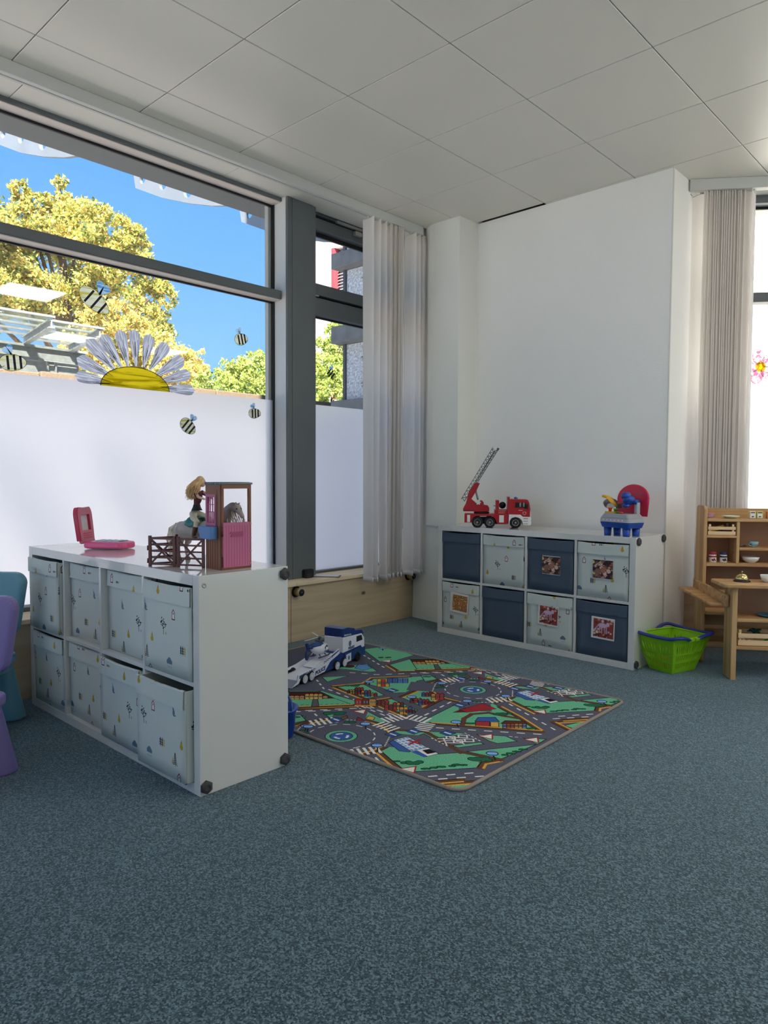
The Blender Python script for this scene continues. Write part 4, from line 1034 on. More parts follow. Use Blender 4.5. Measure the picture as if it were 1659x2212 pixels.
    block(Z4, 22, 165, 118, 150, [cream_, (230, 160, 80)], 3, 1, 14); block(Z4, 170, 335, 100, 146, [(238, 196, 90), cream_], 4, 2, 18); block(Z4, 338, 385, 118, 138, [cream_], 1, 3, 10)
    poly(T(Z4, (230, 215), (245, 150), (290, 148), (300, 213)), road, black, .003)
    line(T(Z4, (25, 205), (215, 200)), .006, dgreen, (.014, .012)); line(T(Z4, (310, 198), (570, 188)), .006, dgreen, (.014, .012))
    rows = [(Z2, 570, 640, 500, 530), (Z2, 640, 720, 478, 540), (Z2, 700, 790, 505, 558), (Z2, 760, 850, 530, 560), (Z2, 840, 640, 585, 640), (Z2, 850, 960, 600, 640), (Z2, 920, 1040, 640, 690), (Z2, 1000, 1100, 620, 680), (Z2, 1060, 1180, 660, 730), (Z2, 1120, 1210, 690, 715), (Z2, 1270, 1370, 525, 560), (Z2, 1360, 1480, 535, 590), (Z2, 1160, 1270, 580, 620), (Z2, 1240, 1340, 590, 640), (Z2, 1300, 1390, 610, 630)]
    for k, (f, a, b_, c, d) in enumerate(rows): block(f, min(a, b_), max(a, b_), c, d, [red, blue, (214, 160, 70), (190, 60, 50), (120, 60, 50)], 3, k+5, 9)
    block(Z2, 850, 965, 395, 465, [(224, 180, 70), (214, 60, 50)], 3, 31, 0); block(Z2, 945, 1140, 385, 430, [blue, (80, 120, 200)], 4, 33, 0)
    poly(T(Z3, (285, 442), (380, 405), (400, 440)), (120, 34, 40), black, .003); poly(T(Z3, (340, 420), (520, 370), (620, 415), (390, 442)), red, black, .003)
    poly(T(Z3, (455, 510), (480, 480), (610, 478), (645, 515)), blue, black, .003); poly(T(Z3, (458, 545), (458, 512), (570, 515), (570, 550)), (176, 52, 58), black, .003); poly(T(Z3, (575, 552), (575, 518), (640, 520), (640, 556)), cream_, black, .003)
    poly(T(Z3, (655, 530), (690, 505), (840, 510), (860, 535)), (96, 52, 44), black, .003); block(Z3, 670, 855, 532, 566, [(206, 150, 80), (120, 130, 190), (190, 90, 60)], 6, 40)
    # clinic with the white gridded front
    A, B_, C_, D_ = Z4(1000, 535), Z4(1140, 502), Z4(1330, 610), Z4(1165, 640)
    poly([Z4(960, 560), A, D_, Z4(1150, 650), Z4(1060, 640)], blue, black, .003); poly([A, B_, C_, D_], white, black, .003)
    mixp = lambda p_, q_, t: (p_[0]+(q_[0]-p_[0])*t, p_[1]+(q_[1]-p_[1])*t)
    for i in range(6):
        for j in range(4):
            c_ = lambda u, v: mixp(mixp(A, D_, u), mixp(B_, C_, u), v)
            poly([c_((i+.15)/6, (j+.15)/4), c_((i+.85)/6, (j+.15)/4), c_((i+.85)/6, (j+.85)/4), c_((i+.15)/6, (j+.85)/4)], (120, 170, 224))
    poly([Z4(1160, 640), Z4(1330, 605), Z4(1430, 665), Z4(1310, 695)], white, black, .003); poly([Z4(1165, 645), Z4(1225, 632), Z4(1330, 690), Z4(1290, 698)], blue); poly([Z4(1275, 632), Z4(1345, 620), Z4(1405, 652), Z4(1325, 668)], (30, 26, 30)); 
    r0 = Z4(1200, 555); line([(r0[0]-.03, r0[1]), (r0[0]+.03, r0[1])], .012, red); line([(r0[0], r0[1]-.03), (r0[0], r0[1]+.03)], .012, red)
    # P bays, signs, give-way signs, bushes
    for a, b_ in ((Z5(385, 235), Z5(535, 312)), (Z5(300, 285), Z5(565, 262)), (Z5(340, 255), Z5(370, 320))): line([a, b_], .006, white)
    for c in ((370, 262), (485, 250), (440, 300), (545, 288)):
        x0, y0 = Z5(*c); dx, dy = .036*.75, .036*.66; ex, ey = -dy*.8, dx*.8
        line([(x0-dx, y0-dy), (x0+dx, y0+dy)], .007, white); line([(x0+dx, y0+dy), (x0+dx+ex, y0+dy+ey), (x0+ex, y0+ey), (x0, y0)], .007, white)
    for f, c in ((Z4, (180, 402)), (Z4, (740, 380)), (Z4, (850, 585)), (Z3, (395, 352)), (Z3, (308, 517)), (Z5, (800, 400)), (Z2, (775, 418)), (Z2, (900, 98)), (Z2, (1175, 562)), (Z2, (1460, 432))):
        x0, y0 = f(*c); disc((x0, y0), .025, black); disc((x0, y0), .0215, (92, 142, 214)); line([(x0-.012, y0-.01), (x0+.012, y0+.008)], .010, (180, 210, 240)); line([(x0+.02, y0-.02), (x0+.045, y0-.045)], .006, black)
    for f, c in ((Z4, (1000, 482)), (Z4, (465, 342)), (Z4, (1195, 452)), (Z2, (990, 500)), (Z3, (335, 385)), (Z5, (380, 208))):
        x0, y0 = f(*c); poly([(x0-.027, y0-.024), (x0+.024, y0-.027), (x0+.027, y0+.024), (x0-.024, y0+.027)], (52, 92, 160), black, .003); line([(x0-.014, y0), (x0+.014, y0)], .010, white)
    for f, c in ((Z4, (1150, 815)), (Z5, (750, 240)), (Z5, (1180, 272)), (Z4, (690, 265)), (Z2, (940, 222))):
        x0, y0 = f(*c); poly([(x0-.03, y0-.02), (x0+.035, y0-.01), (x0, y0+.04)], white, red, .006)
    def bush(f, x0, y0, w, h=.5):
        r_ = random.Random(int(x0+y0))
        a, b_ = f(x0-w/2, y0), f(x0+w/2, y0); L = math.hypot(b_[0]-a[0], b_[1]-a[1])
        pts = [(mixp(a, b_, r_.random()), L*r_.uniform(.13, .2)) for _ in range(9)]
        pts = [((p_[0]+r_.uniform(-.5, .5)*L*h*.4, p_[1]+r_.uniform(-.5, .5)*L*h*.4), q_) for p_, q_ in pts]
        for p_, q_ in pts: disc(p_, q_+.004, (20, 54, 40))
        for p_, q_ in pts: disc(p_, q_, dgreen)
    for f, x0, y0, w in ((Z4, 1175, 750, 170), (Z5, 675, 455, 190), (Z4, 450, 282, 190), (Z4, 560, 365, 120), (Z4, 1030, 737, 46), (Z3, 660, 455, 130), (Z3, 420, 528, 60), (Z3, 470, 356, 50), (Z2, 615, 455, 110), (Z2, 1440, 475, 70), (Z2, 925, 188, 90), (Z3, 895, 568, 60), (Z4, 80, 316, 70), (Z4, 160, 440, 50)): bush(f, x0, y0, w)
    for f, x0, y0 in ((Z5, 175, 545), (Z5, 255, 535), (Z5, 320, 527), (Z5, 405, 520), (Z5, 465, 508), (Z5, 530, 510), (Z5, 915, 415), (Z5, 975, 400), (Z5, 1040, 382), (Z5, 1090, 362)): bush(f, x0, y0, 60)
    # sand pit toys
    poly(T(Z4, (650, 350), (670, 318), (735, 352)), red, black, .003); poly(T(Z4, (740, 335), (770, 305), (830, 322), (815, 345)), cream_, black, .003); poly(T(Z4, (505, 325), (560, 300), (575, 322), (520, 342)), (130, 90, 50), black, .003)
    poly(T(Z2, (640, 290), (670, 255), (760, 258), (800, 290), (720, 310)), (96, 148, 206), black, .004); disc(Z2(590, 272), .03, (70, 48, 40))
    return P.image('rug_print')
RX0, RX1, RY0, RY1 = -3.50, -1.487, 1.955, 3.345
rugm = img_mat('rug_pile', rug_print(), .95, .1, bump=(260, .5, .35))
rug = thing('play_rug', 'rectangular play rug printed with streets, roundabouts and houses', 'rug', (-2.4935, 2.65, 0), R(1.0))
ol = rrect(RX0+2.4935, RX1+2.4935, RY0-2.65, RY1-2.65, .05, 6)
cr, sr = math.cos(R(1.0)), math.sin(R(1.0))
MB().prism(ol, XY, .0005, .008).build('pile', rugm, rug, uv=lambda c: ((c.x*cr-c.y*sr-2.4935+3.55)/2.10, (c.x*sr+c.y*cr+2.65-1.92)/1.46))
bind = bpy.data.materials.new('rug_binding'); bind.use_nodes = True
n = bind.node_tree; p = n.nodes['Principled BSDF']; p.inputs['Roughness'].default_value = .9
p.inputs['Base Color'].default_value = (*lin((150, 140, 130)), 1); co = n.nodes.new('ShaderNodeTexCoord'); t = n.nodes.new('ShaderNodeTexNoise'); t.inputs['Scale'].default_value = 120
n.links.new(co.outputs['Object'], t.inputs['Vector']); bp = n.nodes.new('ShaderNodeBump'); bp.inputs['Strength'].default_value = .8; n.links.new(t.outputs[0], bp.inputs['Height']); n.links.new(bp.outputs[0], p.inputs['Normal'])
MB().tube([(x, y, .006) for x, y in ol], .0075, 8, closed=True).build('binding', bind, rug)

# ---- children's chairs at the left edge
def kid_chair(label, rgb, loc, rz):
    """seat front towards local -y; four flared legs, a rounded back on a short neck"""
    pm_ = mat('plastic_'+'_'.join(map(str, rgb)), rgb, .38, spec=.4); c = thing('kids_chair', label, 'chair', loc, rz, 'plastic children chairs')
    MB().prism(rrect(-.145, .145, -.16, .15, .05, 5), XY, .262, .305).build('seat', pm_, c, bevel=.010, seg=3)
    MB().prism(rrect(-.130, .130, -.145, .135, .04, 5), XY, .225, .264).build('seat_skirt', pm_, c, bevel=.006)
    for sx in (-1, 1):
        for sy in (-1, 1):
            lg = MB().lathe([(.058, 0), (.058, .008), (.034, .235), (.030, .262)], n=20).build('leg', pm_, c, loc=(sx*.088, sy*.115, 0))
            lg.data.transform(Matrix(((1, 0, -sx*.06, sx*.014), (0, 1, -sy*.10, sy*.026), (0, 0, 1, 0), (0, 0, 0, 1))))
    MB().prism([(-.055, .295), (.055, .295), (.062, .42), (-.062, .42)], XZ, .118, .150).build('neck', pm_, c, bevel=.008)
    o = arc((.135, .615), .05, .05, 0, 90, 6)+arc((-.135, .615), .05, .05, 90, 180, 6)+arc((-.10, .43), .052, .052, 195, 270, 5)+arc((.10, .43), .052, .052, 270, 345, 5)
    MB().prism(o, XZ, .108, .158).build('backrest', pm_, c, bevel=.016, seg=3)
    return c
kid_chair('blue plastic child chair beside the shelf, half cut off by the left edge', (104, 158, 178), (-3.394, 1.001, .012), YAW-R(4))
kid_chair('purple plastic child chair in front of the blue chair, at the left edge', (132, 118, 176), (-2.833, .763, 0), YAW-R(6))

# ---- pink toy phone
pk, pk2 = mat('pink_plastic', (232, 92, 146), .3, spec=.5), mat('rose_plastic', (206, 120, 138), .4)
ph = thing('toy_phone', 'pink toy flip phone standing open at the far end of the near shelf', 'toy', (-3.200, 1.545, SH), R(33))
MB().prism(rrect(-.108, .112, -.066, .066, .045, 6), XY, .004, .034).build('base', pk, ph, bevel=.009, seg=3)
MB().prism(rrect(-.075, .085, -.045, .045, .02, 4), XY, .034, .0365).build('keypad_plate', mat('pale_pink', (226, 214, 226), .4), ph, bevel=.001)
kb = mat('key_lilac', (206, 206, 226), .4)
for i in range(4):
    for j in range(3): MB().box(-.050+i*.030, -.030+i*.030, -.034+j*.024, -.016+j*.024, .0365, .0405).build('key', kb, ph, bevel=.002)
MB().prism(rrect(.062, .082, -.03, .03, .008, 3), XY, .0365, .039).build('key_strip', mat('navy_print', (74, 76, 110), .4), ph)
MB().cyl((-.112, -.045, .034), (-.112, .045, .034), .012, None, 14).build('hinge', pk2, ph)
fo = arc((.060-.025, .135), .025, .045, 0, 70, 4)+[(.020, .176), (.0, .168), (-.020, .176)]+arc((-.060+.025, .135), .025, .045, 110, 180, 4)+[(-.056, .02), (.056, .02)]
mt = plane_matrix((-.116, 0, .016), (0, 1, 0), (-.13, 0, 1))
sc = [(-.036, .068), (.036, .068), (.036, .142), (-.036, .142)]
q = plate('lid', fo, [sc], .020, mat('rose_red', (196, 44, 84), .35), ph, mt, bevel=.004)
q2 = plate('lid_face', [(x*.93, y*.985+.002) for x, y in fo], [sc], .003, pk2, ph, mt @ Matrix.Translation((0, 0, .0112)))
MB().box(-.036, .036, .068, .142, -.006, -.003).build('screen', mat('toy_screen', (214, 206, 214), .2), ph).data.transform(mt)
q = MB(); 
for k in range(3): q.box(-.034, .034, .032+k*.010, .035+k*.010, .0115, .0135)
q.build('speaker_grille', mat('rose_red', (0, 0, 0)), ph).data.transform(mt)

# ---- stable with fence
brn, pin = mat('brown_plastic', (128, 80, 56), .5), mat('pink_door', (196, 104, 142), .45)
drk = mat('maroon_plastic', (88, 30, 24), .4)
st = thing('toy_stable', 'brown toy stable with pink half door and rail fence on the near shelf', 'toy', (-2.175, 1.468, SH), 0)
LW, RW, HS = .094, .130, .310
pmL = plane_matrix((-LW, 0, 0), (1, 0, 0), (0, 0, 1)); pmR = plane_matrix((0, 0, 0), (0, 1, 0), (0, 0, 1))
win = [(.010, .165), (.062, .165), (.062, .268), (.010, .268)]
plate('left_wall', [(0, 0), (LW, 0), (LW, HS), (0, HS)], [win], .006, brn, st, pmL)
for k in range(1, 6): MB().box(-LW+k*.015-.0006, -LW+k*.015+.0006, -.0038, -.0028, .004, .105 if k < 5 else .29).build('board_joint', mat('joint_brown', (70, 40, 30), .7), st)
wf = plate('window_frame', [(.004, .159), (.068, .159), (.068, .274), (.004, .274)], [[(.013, .169), (.058, .169), (.058, .264), (.013, .264)]], .010, mat('mauve_frame', (176, 84, 128), .45), st, pmL)
q = MB()
for x in (.028, .043): q.box(-LW+x-.0011, -LW+x+.0011, -.003, .001, .210, .264)
for z in (.237, .210): q.box(-LW+.013, -LW+.058, -.003, .001, z-.0012, z+.0012)
for k in range(4): q.box(-LW+.020+k*.010-.001, -LW+.020+k*.010+.001, -.003, .001, .169, .210)
q.build('window_bars', mat('mauve_frame', (0, 0, 0)), wf)
plate('right_wall', [(0, 0), (RW, 0), (RW, HS), (0, HS)], [[(.010, .010), (.118, .010), (.118, .295), (.010, .295)]], .007, brn, st, pmR)
dr = MB().box(.001, .008, .004, .122, .008, .172).build('door', pin, st, bevel=.0015)
for k in range(1, 10): MB().box(.0078, .0086, .004+k*.0118-.0004, .004+k*.0118+.0004, .012, .162).build('door_groove', mat('groove_pink', (170, 74, 116), .6), dr)
MB().prism([(.035, .120), (.090, .120), (.090, .138), (.035, .138), (.031, .132), (.04, .128), (.036, .124)], YZ, .0075, .0105).build('name_plate', mat('groove_pink', (0, 0, 0)), dr)
for z in (.14, .03):
    MB().cyl((.004, .002, z-.018), (.004, .002, z+.018), .0045, None, 8).build('hinge', mat('maroon_plastic', (0, 0, 0)), st)
for z in (.165, .112, .064, .016): MB().box(.002, .010, .119, .127, z-.003, z+.003).build('latch_stud', pin, st, bevel=.001)
rfm = mat('slate_roof', (110, 126, 130), .5)
MB().box(-LW-.004, .006, -.006, RW+.006, HS, HS+.007).build('roof', rfm, st, bevel=.002)
for k in range(7): MB().cyl((-LW+.004+k*.0135, -.007, HS+.004), (-LW+.004+k*.0135, RW, HS+.004), .0046, None, 8).build('roof_rib', rfm, st)
MB().prism([(-LW-.008, .158), (-.016, .158), (-.016, .112), (-LW+.010, .112)], XZ, -.034, -.003).build('feed_trough', mat('trough_blue', (74, 124, 184), .35), st, bevel=.003)
MB().prism([(.02, .0), (.024, .286), (.018, .286), (.014, .0)], lambda a, b_, d: (-a*.0-.0035, RW-.006+a*.0+(a-.014)*.4, b_), 0, .003).build('inner_post', pin, st)
def fence_panel(par, o_, ang, L=.115, H=.115):
    q = MB()
    for x in (.004, L-.010): q.box(x, x+.010, -.0035, .0035, 0, H)
    for z in (.009, .034, .058, .082, .103): q.box(.008, L-.006, -.0022, .0022, z-.0032+(.002 if z == .103 else 0), z+.0032+(.003 if z == .103 else 0))
    q.bar((.014, 0, .012), (L-.012, 0, .100), .006, .0055); q.bar((.014, 0, .100), (L-.012, 0, .012), .006, .0055)
    f = q.build('fence_panel', mat('maroon_plastic', (0, 0, 0)), par, loc=o_, rotz=ang)
    MB().cyl((0, 0, .012), (0, 0, .03), .003, None, 8).build('fence_hinge', mat('maroon_plastic', (0, 0, 0)), f); MB().cyl((0, 0, .06), (0, 0, .078), .003, None, 8).build('fence_hinge', mat('maroon_plastic', (0, 0, 0)), f)
    return f
fa = R(30.5)
p1 = Vector((-LW-.004, -.004, 0)); p2 = p1-Vector((math.cos(fa), math.sin(fa), 0))*.117; p3 = p2-Vector((math.cos(fa), math.sin(fa), 0))*.117
fence_panel(st, tuple(p2), fa); fence_panel(st, tuple(p3), fa)
fence_panel(st, tuple(p3), R(78))

# ---- toy horse
ZT = SH
def yp(zx, zy, y=1.545): v = at(300+zx/6.38, 1000+zy/6.38, 1, y); return Vector((v.x, v.y, v.z))
hb = yp(800, 900); HX, HY = hb.x, 1.545
ho = thing('toy_horse', 'grey toy horse with pale mane standing in the toy stable', 'toy', (HX, HY, ZT))
L_ = lambda zx, zy, dy=0: (lambda v: (v.x-HX, dy, v.z-ZT))(yp(zx, zy))
grey = mat('horse_grey', (160, 150, 144), .45, var=(30, .08)); mane = mat('mane_cream', (226, 216, 196), .8)
q = MB(); Bc = [(L_(600, 925), .037), (L_(690, 915), .040), (L_(800, 930), .038), (L_(940, 920), .037), (L_(1070, 900), .036), (L_(1140, 880), .032)]
for c, r in Bc: q.ball(c, (r*1.15, r*.82, r), 14)
for (c, r), (c2, r2) in zip(Bc, Bc[1:]): q.tube([c, c2], [r*.85, r2*.85], 14)
nk = [(L_(1140, 840), .031), (L_(1190, 740), .025), (L_(1240, 650), .020), (L_(1290, 600), .017)]
q.tube([c for c, r in nk], [r for c, r in nk], 12)
hd = [(L_(1300, 605), .0180), (L_(1345, 630), .0165), (L_(1385, 670), .0120), (L_(1415, 712), .0092), (L_(1428, 738), .0086)]
q.tube([c for c, r in hd], [r for c, r in hd], 12, flat=.8)
for c, r in hd+nk: q.ball(c, r*.97, 10)
for sy in (-1, 1):
    q.tube([L_(1330, 600, sy*.008), L_(1352, 560, sy*.009), L_(1368, 535, sy*.009)], [.005, .004, .0008], 8)
    for (hx, kx, fx, hz) in ((1140, 1150, 1145, 980), (610, 560, 600, 980)):
        a = L_(hx, hz-70, sy*.017); fr = hx > 900
        pts = [(a[0], sy*.016, a[2]), (a[0]+(.004 if fr else .010), sy*.018, .075), (a[0]+(0 if fr else -.010), sy*.018, .055 if fr else .058), (a[0]+(.001 if fr else -.004), sy*.018, .022), (a[0]+.004, sy*.018, .010)]
        q.tube(pts, [.020 if not fr else .016, .014 if not fr else .011, .0085, .0065, .0075], 10)
        for c, r in zip(pts, (.02, .013, .009, .007, .007)): q.ball(c, r*.95, 8)
hob = remesh(q.build('body', grey, ho), .0028, 8)
for sy in (-1, 1):
    for hx in (1140, 610):
        a = L_(hx, 900); MB().lathe([(.0105, 0), (.0085, .012), (.004, .014)], n=12).build('hoof', mat('hoof_dark', (84, 76, 72), .5), ho, loc=(a[0]+.004, sy*.018, 0))
    MB().ball(L_(1378, 632, sy*.0095), (.0042, .0022, .0032), 8).build('eye', black, ho)
    MB().ball(L_(1432, 735, sy*.005), (.0018, .0014, .0014), 6).build('nostril', black, ho)
def strands(name, roots, par, m, r=.0022):
    q = MB()
    for pts in roots: q.tube(pts, [r*(1-.75*i/(len(pts)-1)) for i in range(len(pts))], 5)
    return stuff(q.build(name, m, par))
rg = random.Random(9); mn = []
for k in range(46):
    t = k/45; a = Vector(L_(1165, 690)).lerp(Vector(L_(1335, 545)), t); sy = rg.choice((1, 1, -.3))
    mn.append([a, a+Vector((-.006, sy*.012, -.004)), a+Vector((-.004+rg.uniform(-.006, .006), sy*.022, -.035)), a+Vector((.010+rg.uniform(-.006, .02), sy*.026, -.07-.03*rg.random()))])
for k in range(16):
    a = Vector(L_(1330, 550)); mn.append([a, a+Vector((.012, .014, -.01)), a+Vector((.010+.012*rg.random(), .022, -.05)), a+Vector((.012+.02*rg.random(), .024, -.085))])
strands('mane', mn, ho, mane)
tl = []
for k in range(54):
    a = Vector(L_(545, 850, rg.uniform(-.006, .006))); b_ = Vector(L_(480+rg.uniform(-50, 30), 900+rg.uniform(-20, 20), rg.uniform(-.010, .010))); c = Vector(L_(440+rg.uniform(-40, 50), 1050, rg.uniform(-.012, .012))); d = Vector(L_(430+rg.uniform(-20, 60), 1280+rg.uniform(-60, 60), rg.uniform(-.012, .012)))
    tl.append([a, a+Vector((-.010, 0, .006)), b_, c, d])
strands('tail', tl, ho, mane, .0026)
tq = mat('teal_saddle', (44, 120, 112), .5)
sa = MB(); a = Vector(L_(800, 800)); 
vs = []
for i in range(9):
    for j in range(9):
        t = R(-75+150*j/8); x = -.030+.060*i/8; r = .0425; vs.append((a.x+x, r*.86*math.sin(t), a.z-.034+r*math.cos(t)+(.007*abs(i-4)/4)**1.0))
sa.add(vs, [(i*9+j, i*9+j+1, (i+1)*9+j+1, (i+1)*9+j) for i in range(8) for j in range(8)], 0, True)
so_ = sa.build('saddle', tq, ho); md = so_.modifiers.new('thick', 'SOLIDIFY'); md.thickness = .004; md.offset = 1

# ---- doll riding it
dl = thing('doll', 'doll with long blonde curls, maroon top and beige trousers astride the toy horse', 'doll', (HX, HY, ZT))
skin = mat('doll_skin', (222, 178, 156), .5); hair = mat('blonde', (222, 184, 134), .55, var=(60, .25)); topm = mat('maroon_top', (98, 44, 50), .6); pant = mat('beige_trousers', (206, 194, 176), .7); blk2 = mat('black_cloth', (34, 32, 36), .7); boot = mat('brown_boot', (92, 58, 44), .5)
hipc = Vector(L_(775, 700)); wai = Vector(L_(800, 590)); che = Vector(L_(815, 470)); nck = Vector(L_(832, 370)); hea = Vector(L_(858, 262))
HR = Matrix.Rotation(R(62), 3, 'Z'); Hv = lambda x, y, z: hea+HR @ Vector((x, y, z))
q = MB(); q.tube([nck-Vector((0, 0, .006)), nck+Vector((.002, 0, .010)), hea-Vector((0, 0, .006))], [.0052, .0048, .0060], 10)
q.ball(hea, (.0165, .0150, .0195), 14, rot=HR); q.ball(Hv(.006, 0, -.010), (.010, .0105, .010), 10, rot=HR)
q.ball(Hv(.0175, 0, -.003), (.0035, .0025, .0045), 8)
for sy in (-1, 1):
    q.ball(Hv(0, sy*.0150, -.002), (.003, .0018, .0045), 8)
    sh_ = nck+Vector((-.002, sy*.019, -.010)); el = Vector(L_(905, 470, sy*.026)); wr_ = Vector(L_(965, 500, sy*.018)); ha = Vector(L_(1000, 505, sy*.016))
    q.tube([sh_, sh_.lerp(el, .5), el, el.lerp(wr_, .5), wr_], [.0070, .0062, .0052, .0048, .0036], 10)
    for c, r in ((sh_, .0072), (el, .0053)): q.ball(c, r, 8)
    q.ball(ha, (.0055, .0024, .0040), 8)
    for k in range(4): q.tube([ha+Vector((.003, 0, .0035-.0022*k)), ha+Vector((.0085-.0008*abs(k-1), sy*-.0005, .0042-.0026*k)), ha+Vector((.0120-.0012*abs(k-1), sy*-.0024, .0036-.0028*k))], [.0012, .0011, .0009], 6)
    q.tube([ha+Vector((-.001, 0, .003)), ha+Vector((.003, sy*-.003, .0062)), ha+Vector((.0065, sy*-.0045, .0072))], [.0014, .0012, .001], 6)
remesh(q.build('body', skin, dl), .0011, 4)
for sy in (-1, 1):
    MB().ball(Hv(.0148, sy*.0062, .001), (.0018, .0028, .0020), 8, rot=HR).build('eye', mat('eye_blue', (60, 80, 120), .2), dl); MB().tube([Hv(.0150, sy*.0035, .0055), Hv(.0142, sy*.0090, .0060)], .0007, 5).build('eyebrow', mat('brow', (120, 84, 56), .7), dl)
MB().ball(Hv(.0150, 0, -.0105), (.0016, .0038, .0014), 8, rot=HR).build('mouth', mat('lips', (190, 74, 90), .4), dl)
q = MB(); q.tube([wai-Vector((.001, 0, .006)), wai+Vector((0, 0, .010)), che.lerp(wai, .45), che, nck-Vector((.001, 0, .006))], [.0128, .0125, .0150, .0175, .0115], 14, flat=1.0); q.ball(che+Vector((.007, .007, .001)), .0085, 10); q.ball(che+Vector((.007, -.007, .001)), .0085, 10)
for sy in (-1, 1): q.tube([nck+Vector((-.002, sy*.010, -.008)), nck+Vector((-.001, sy*.021, -.014)), Vector(L_(880, 450, sy*.025))], [.0085, .0085, .0070], 10)
remesh(q.build('top', topm, dl), .0016, 5)
q = MB().lathe([(.0135, .012), (.0150, .004), (.0205, -.008), (.0215, -.010), (.0145, .002), (.0128, .011)], tuple(wai-Vector((.001, 0, .008))), 24); q.build('belt_skirt', blk2, dl)
q = MB(); q.ball(hipc+Vector((0, 0, .003)), (.0175, .0185, .0185), 12)
for sy in (-1, 1):
    kn = Vector(L_(900, 800, sy*.034)); an = Vector(L_(880, 980, sy*.040)); q.tube([hipc+Vector((0, sy*.009, 0)), (hipc+Vector((0, sy*.022, 0))).lerp(kn, .5), kn, kn.lerp(an, .5)], [.0150, .0132, .0105, .0095], 12); q.ball(kn, .0105, 10)
remesh(q.build('trousers', pant, dl), .0018, 5)
for sy in (-1, 1):
    kn = Vector(L_(900, 800, sy*.034)); an = Vector(L_(880, 980, sy*.040)); q = MB(); q.tube([kn.lerp(an, .40), an, an-Vector((0, 0, .010))], [.0105, .0080, .0082], 12); q.ball(an-Vector((-.008, 0, .010)), (.015, .0065, .006), 10); remesh(q.build('boot', boot, dl), .0018, 4)
hs = []
for k in range(150):
    th, ph_ = rg.uniform(.25, 1)*math.pi*.55, rg.uniform(70, 290); r0 = HR @ Vector((math.sin(th)*math.cos(R(ph_))*.0175, math.sin(th)*math.sin(R(ph_))*.0165, math.cos(th)*.0205)); p0 = hea+r0; out_ = (r0+HR @ Vector((-.012, 0, 0))); out_.z = 0; out_.normalize()
    pts = [p0]; ln = rg.uniform(.035, .072); ph0 = rg.uniform(0, 6.28); am = rg.uniform(.002, .006)
    tgt = hea+HR @ Vector((-.020+rg.uniform(-.016, .014), rg.uniform(-.030, .024), -ln))+Vector((-.016, 0, 0))
    for i in range(1, 11):
        t = i/10; b_ = p0.lerp(tgt, t)+out_*.020*math.sin(t*math.pi*.8); pts.append(b_+Vector((am*math.cos(ph0+t*13)*t, am*math.sin(ph0+t*13)*t, 0)))
    hs.append(pts)
q = MB().ball(Hv(-.004, 0, .004), (.0178, .0172, .0195), 14, rot=HR); q.ball(Hv(-.016, 0, -.020), (.013, .018, .026), 12, rot=HR); q.build('hair_cap', hair, dl)
strands('hair', hs, dl, hair, .0026)

# ---- toy fire engine
red_, wht, grm, tyre = mat('engine_red', (176, 24, 38), .32, spec=.5), mat('toy_white', (236, 236, 234), .4), mat('toy_grey', (150, 152, 152), .45), mat('tyre', (24, 24, 26), .75)
dkg = mat('dark_glass', (22, 26, 30), .15); ladm = mat('ladder_grey', (92, 98, 102), .45)
fe = thing('toy_fire_engine', 'red toy fire engine with raised grey ladder on the back shelf', 'toy', (-2.757, 4.088, SH), R(36))
X = lambda zx: (zx-840)/2770; ZZ = lambda zy: (1640-zy)/2770
HWD = .075
def fbox(name, x0, x1, z0, z1, y0=-HWD, y1=HWD, m=red_, par=fe, bv=.002): return MB().box(X(x0), X(x1), y0, y1, ZZ(z0), ZZ(z1)).build(name, m, par, bevel=bv)
ch = [(X(220), ZZ(1545)), (X(350), ZZ(1545)), (X(375), ZZ(1470)), (X(430), ZZ(1420)), (X(740), ZZ(1420)), (X(795), ZZ(1480)), (X(830), ZZ(1560)), (X(1030), ZZ(1560)), (X(1030), ZZ(1380)), (X(220), ZZ(1380))]
MB().prism(ch, XZ, -HWD, HWD).build('chassis', red_, fe, bevel=.002)
MB().box(X(360), X(1000), -.05, .05, ZZ(1570), ZZ(1450)).build('underbody', tyre, fe)
for zx in (460, 690, 1165):
    for sy in (-1, 1):
        w = MB().lathe([(.018, -.017), (.034, -.016), (.0375, -.011), (.0375, .011), (.034, .016), (.018, .017)], n=28).build('wheel', tyre, fe, loc=(X(zx), sy*.066, .0375)); w.rotation_euler = (R(90), 0, 0)
        MB().lathe([(.001, .0175), (.006, .0185), (.0075, .016), (.017, .013), (.0205, .018), (.0225, .017)], n=24).build('hub', grm, w).rotation_euler = (0 if sy < 0 else R(180), 0, 0)
        h = kids(w)[0]; q = MB()
        for k in range(8): q.cyl((.0125*math.cos(k*.785), .0125*math.sin(k*.785), .0145), (.0125*math.cos(k*.785), .0125*math.sin(k*.785), .0152), .0020, None, 6)
        q.build('hub_hole', tyre, w).rotation_euler = h.rotation_euler
for x0, x1 in ((270, 325), (865, 950)):
    for sy in (-1, 1): MB().box(X(x0), X(x1), sy*(HWD+.0012)-.0012, sy*(HWD+.0012)+.0012, ZZ(1535), ZZ(1400)).build('white_panel', wht, fe, bevel=.0006)
fbox('pump_box', 780, 1010, 1390, 1300, -.07, .07); fbox('upright', 805, 862, 1300, 1125, -.07, -.055); fbox('upright', 805, 862, 1300, 1125, .055, .07); fbox('cross_member', 815, 850, 1180, 1130, -.055, .055)
for k in range(4): MB().box(X(850), X(985-10*k), -.0712, -.0700, ZZ(1312+k*18), ZZ(1308+k*18)).build('small_print', mat('print_pink', (214, 170, 170), .5), fe)
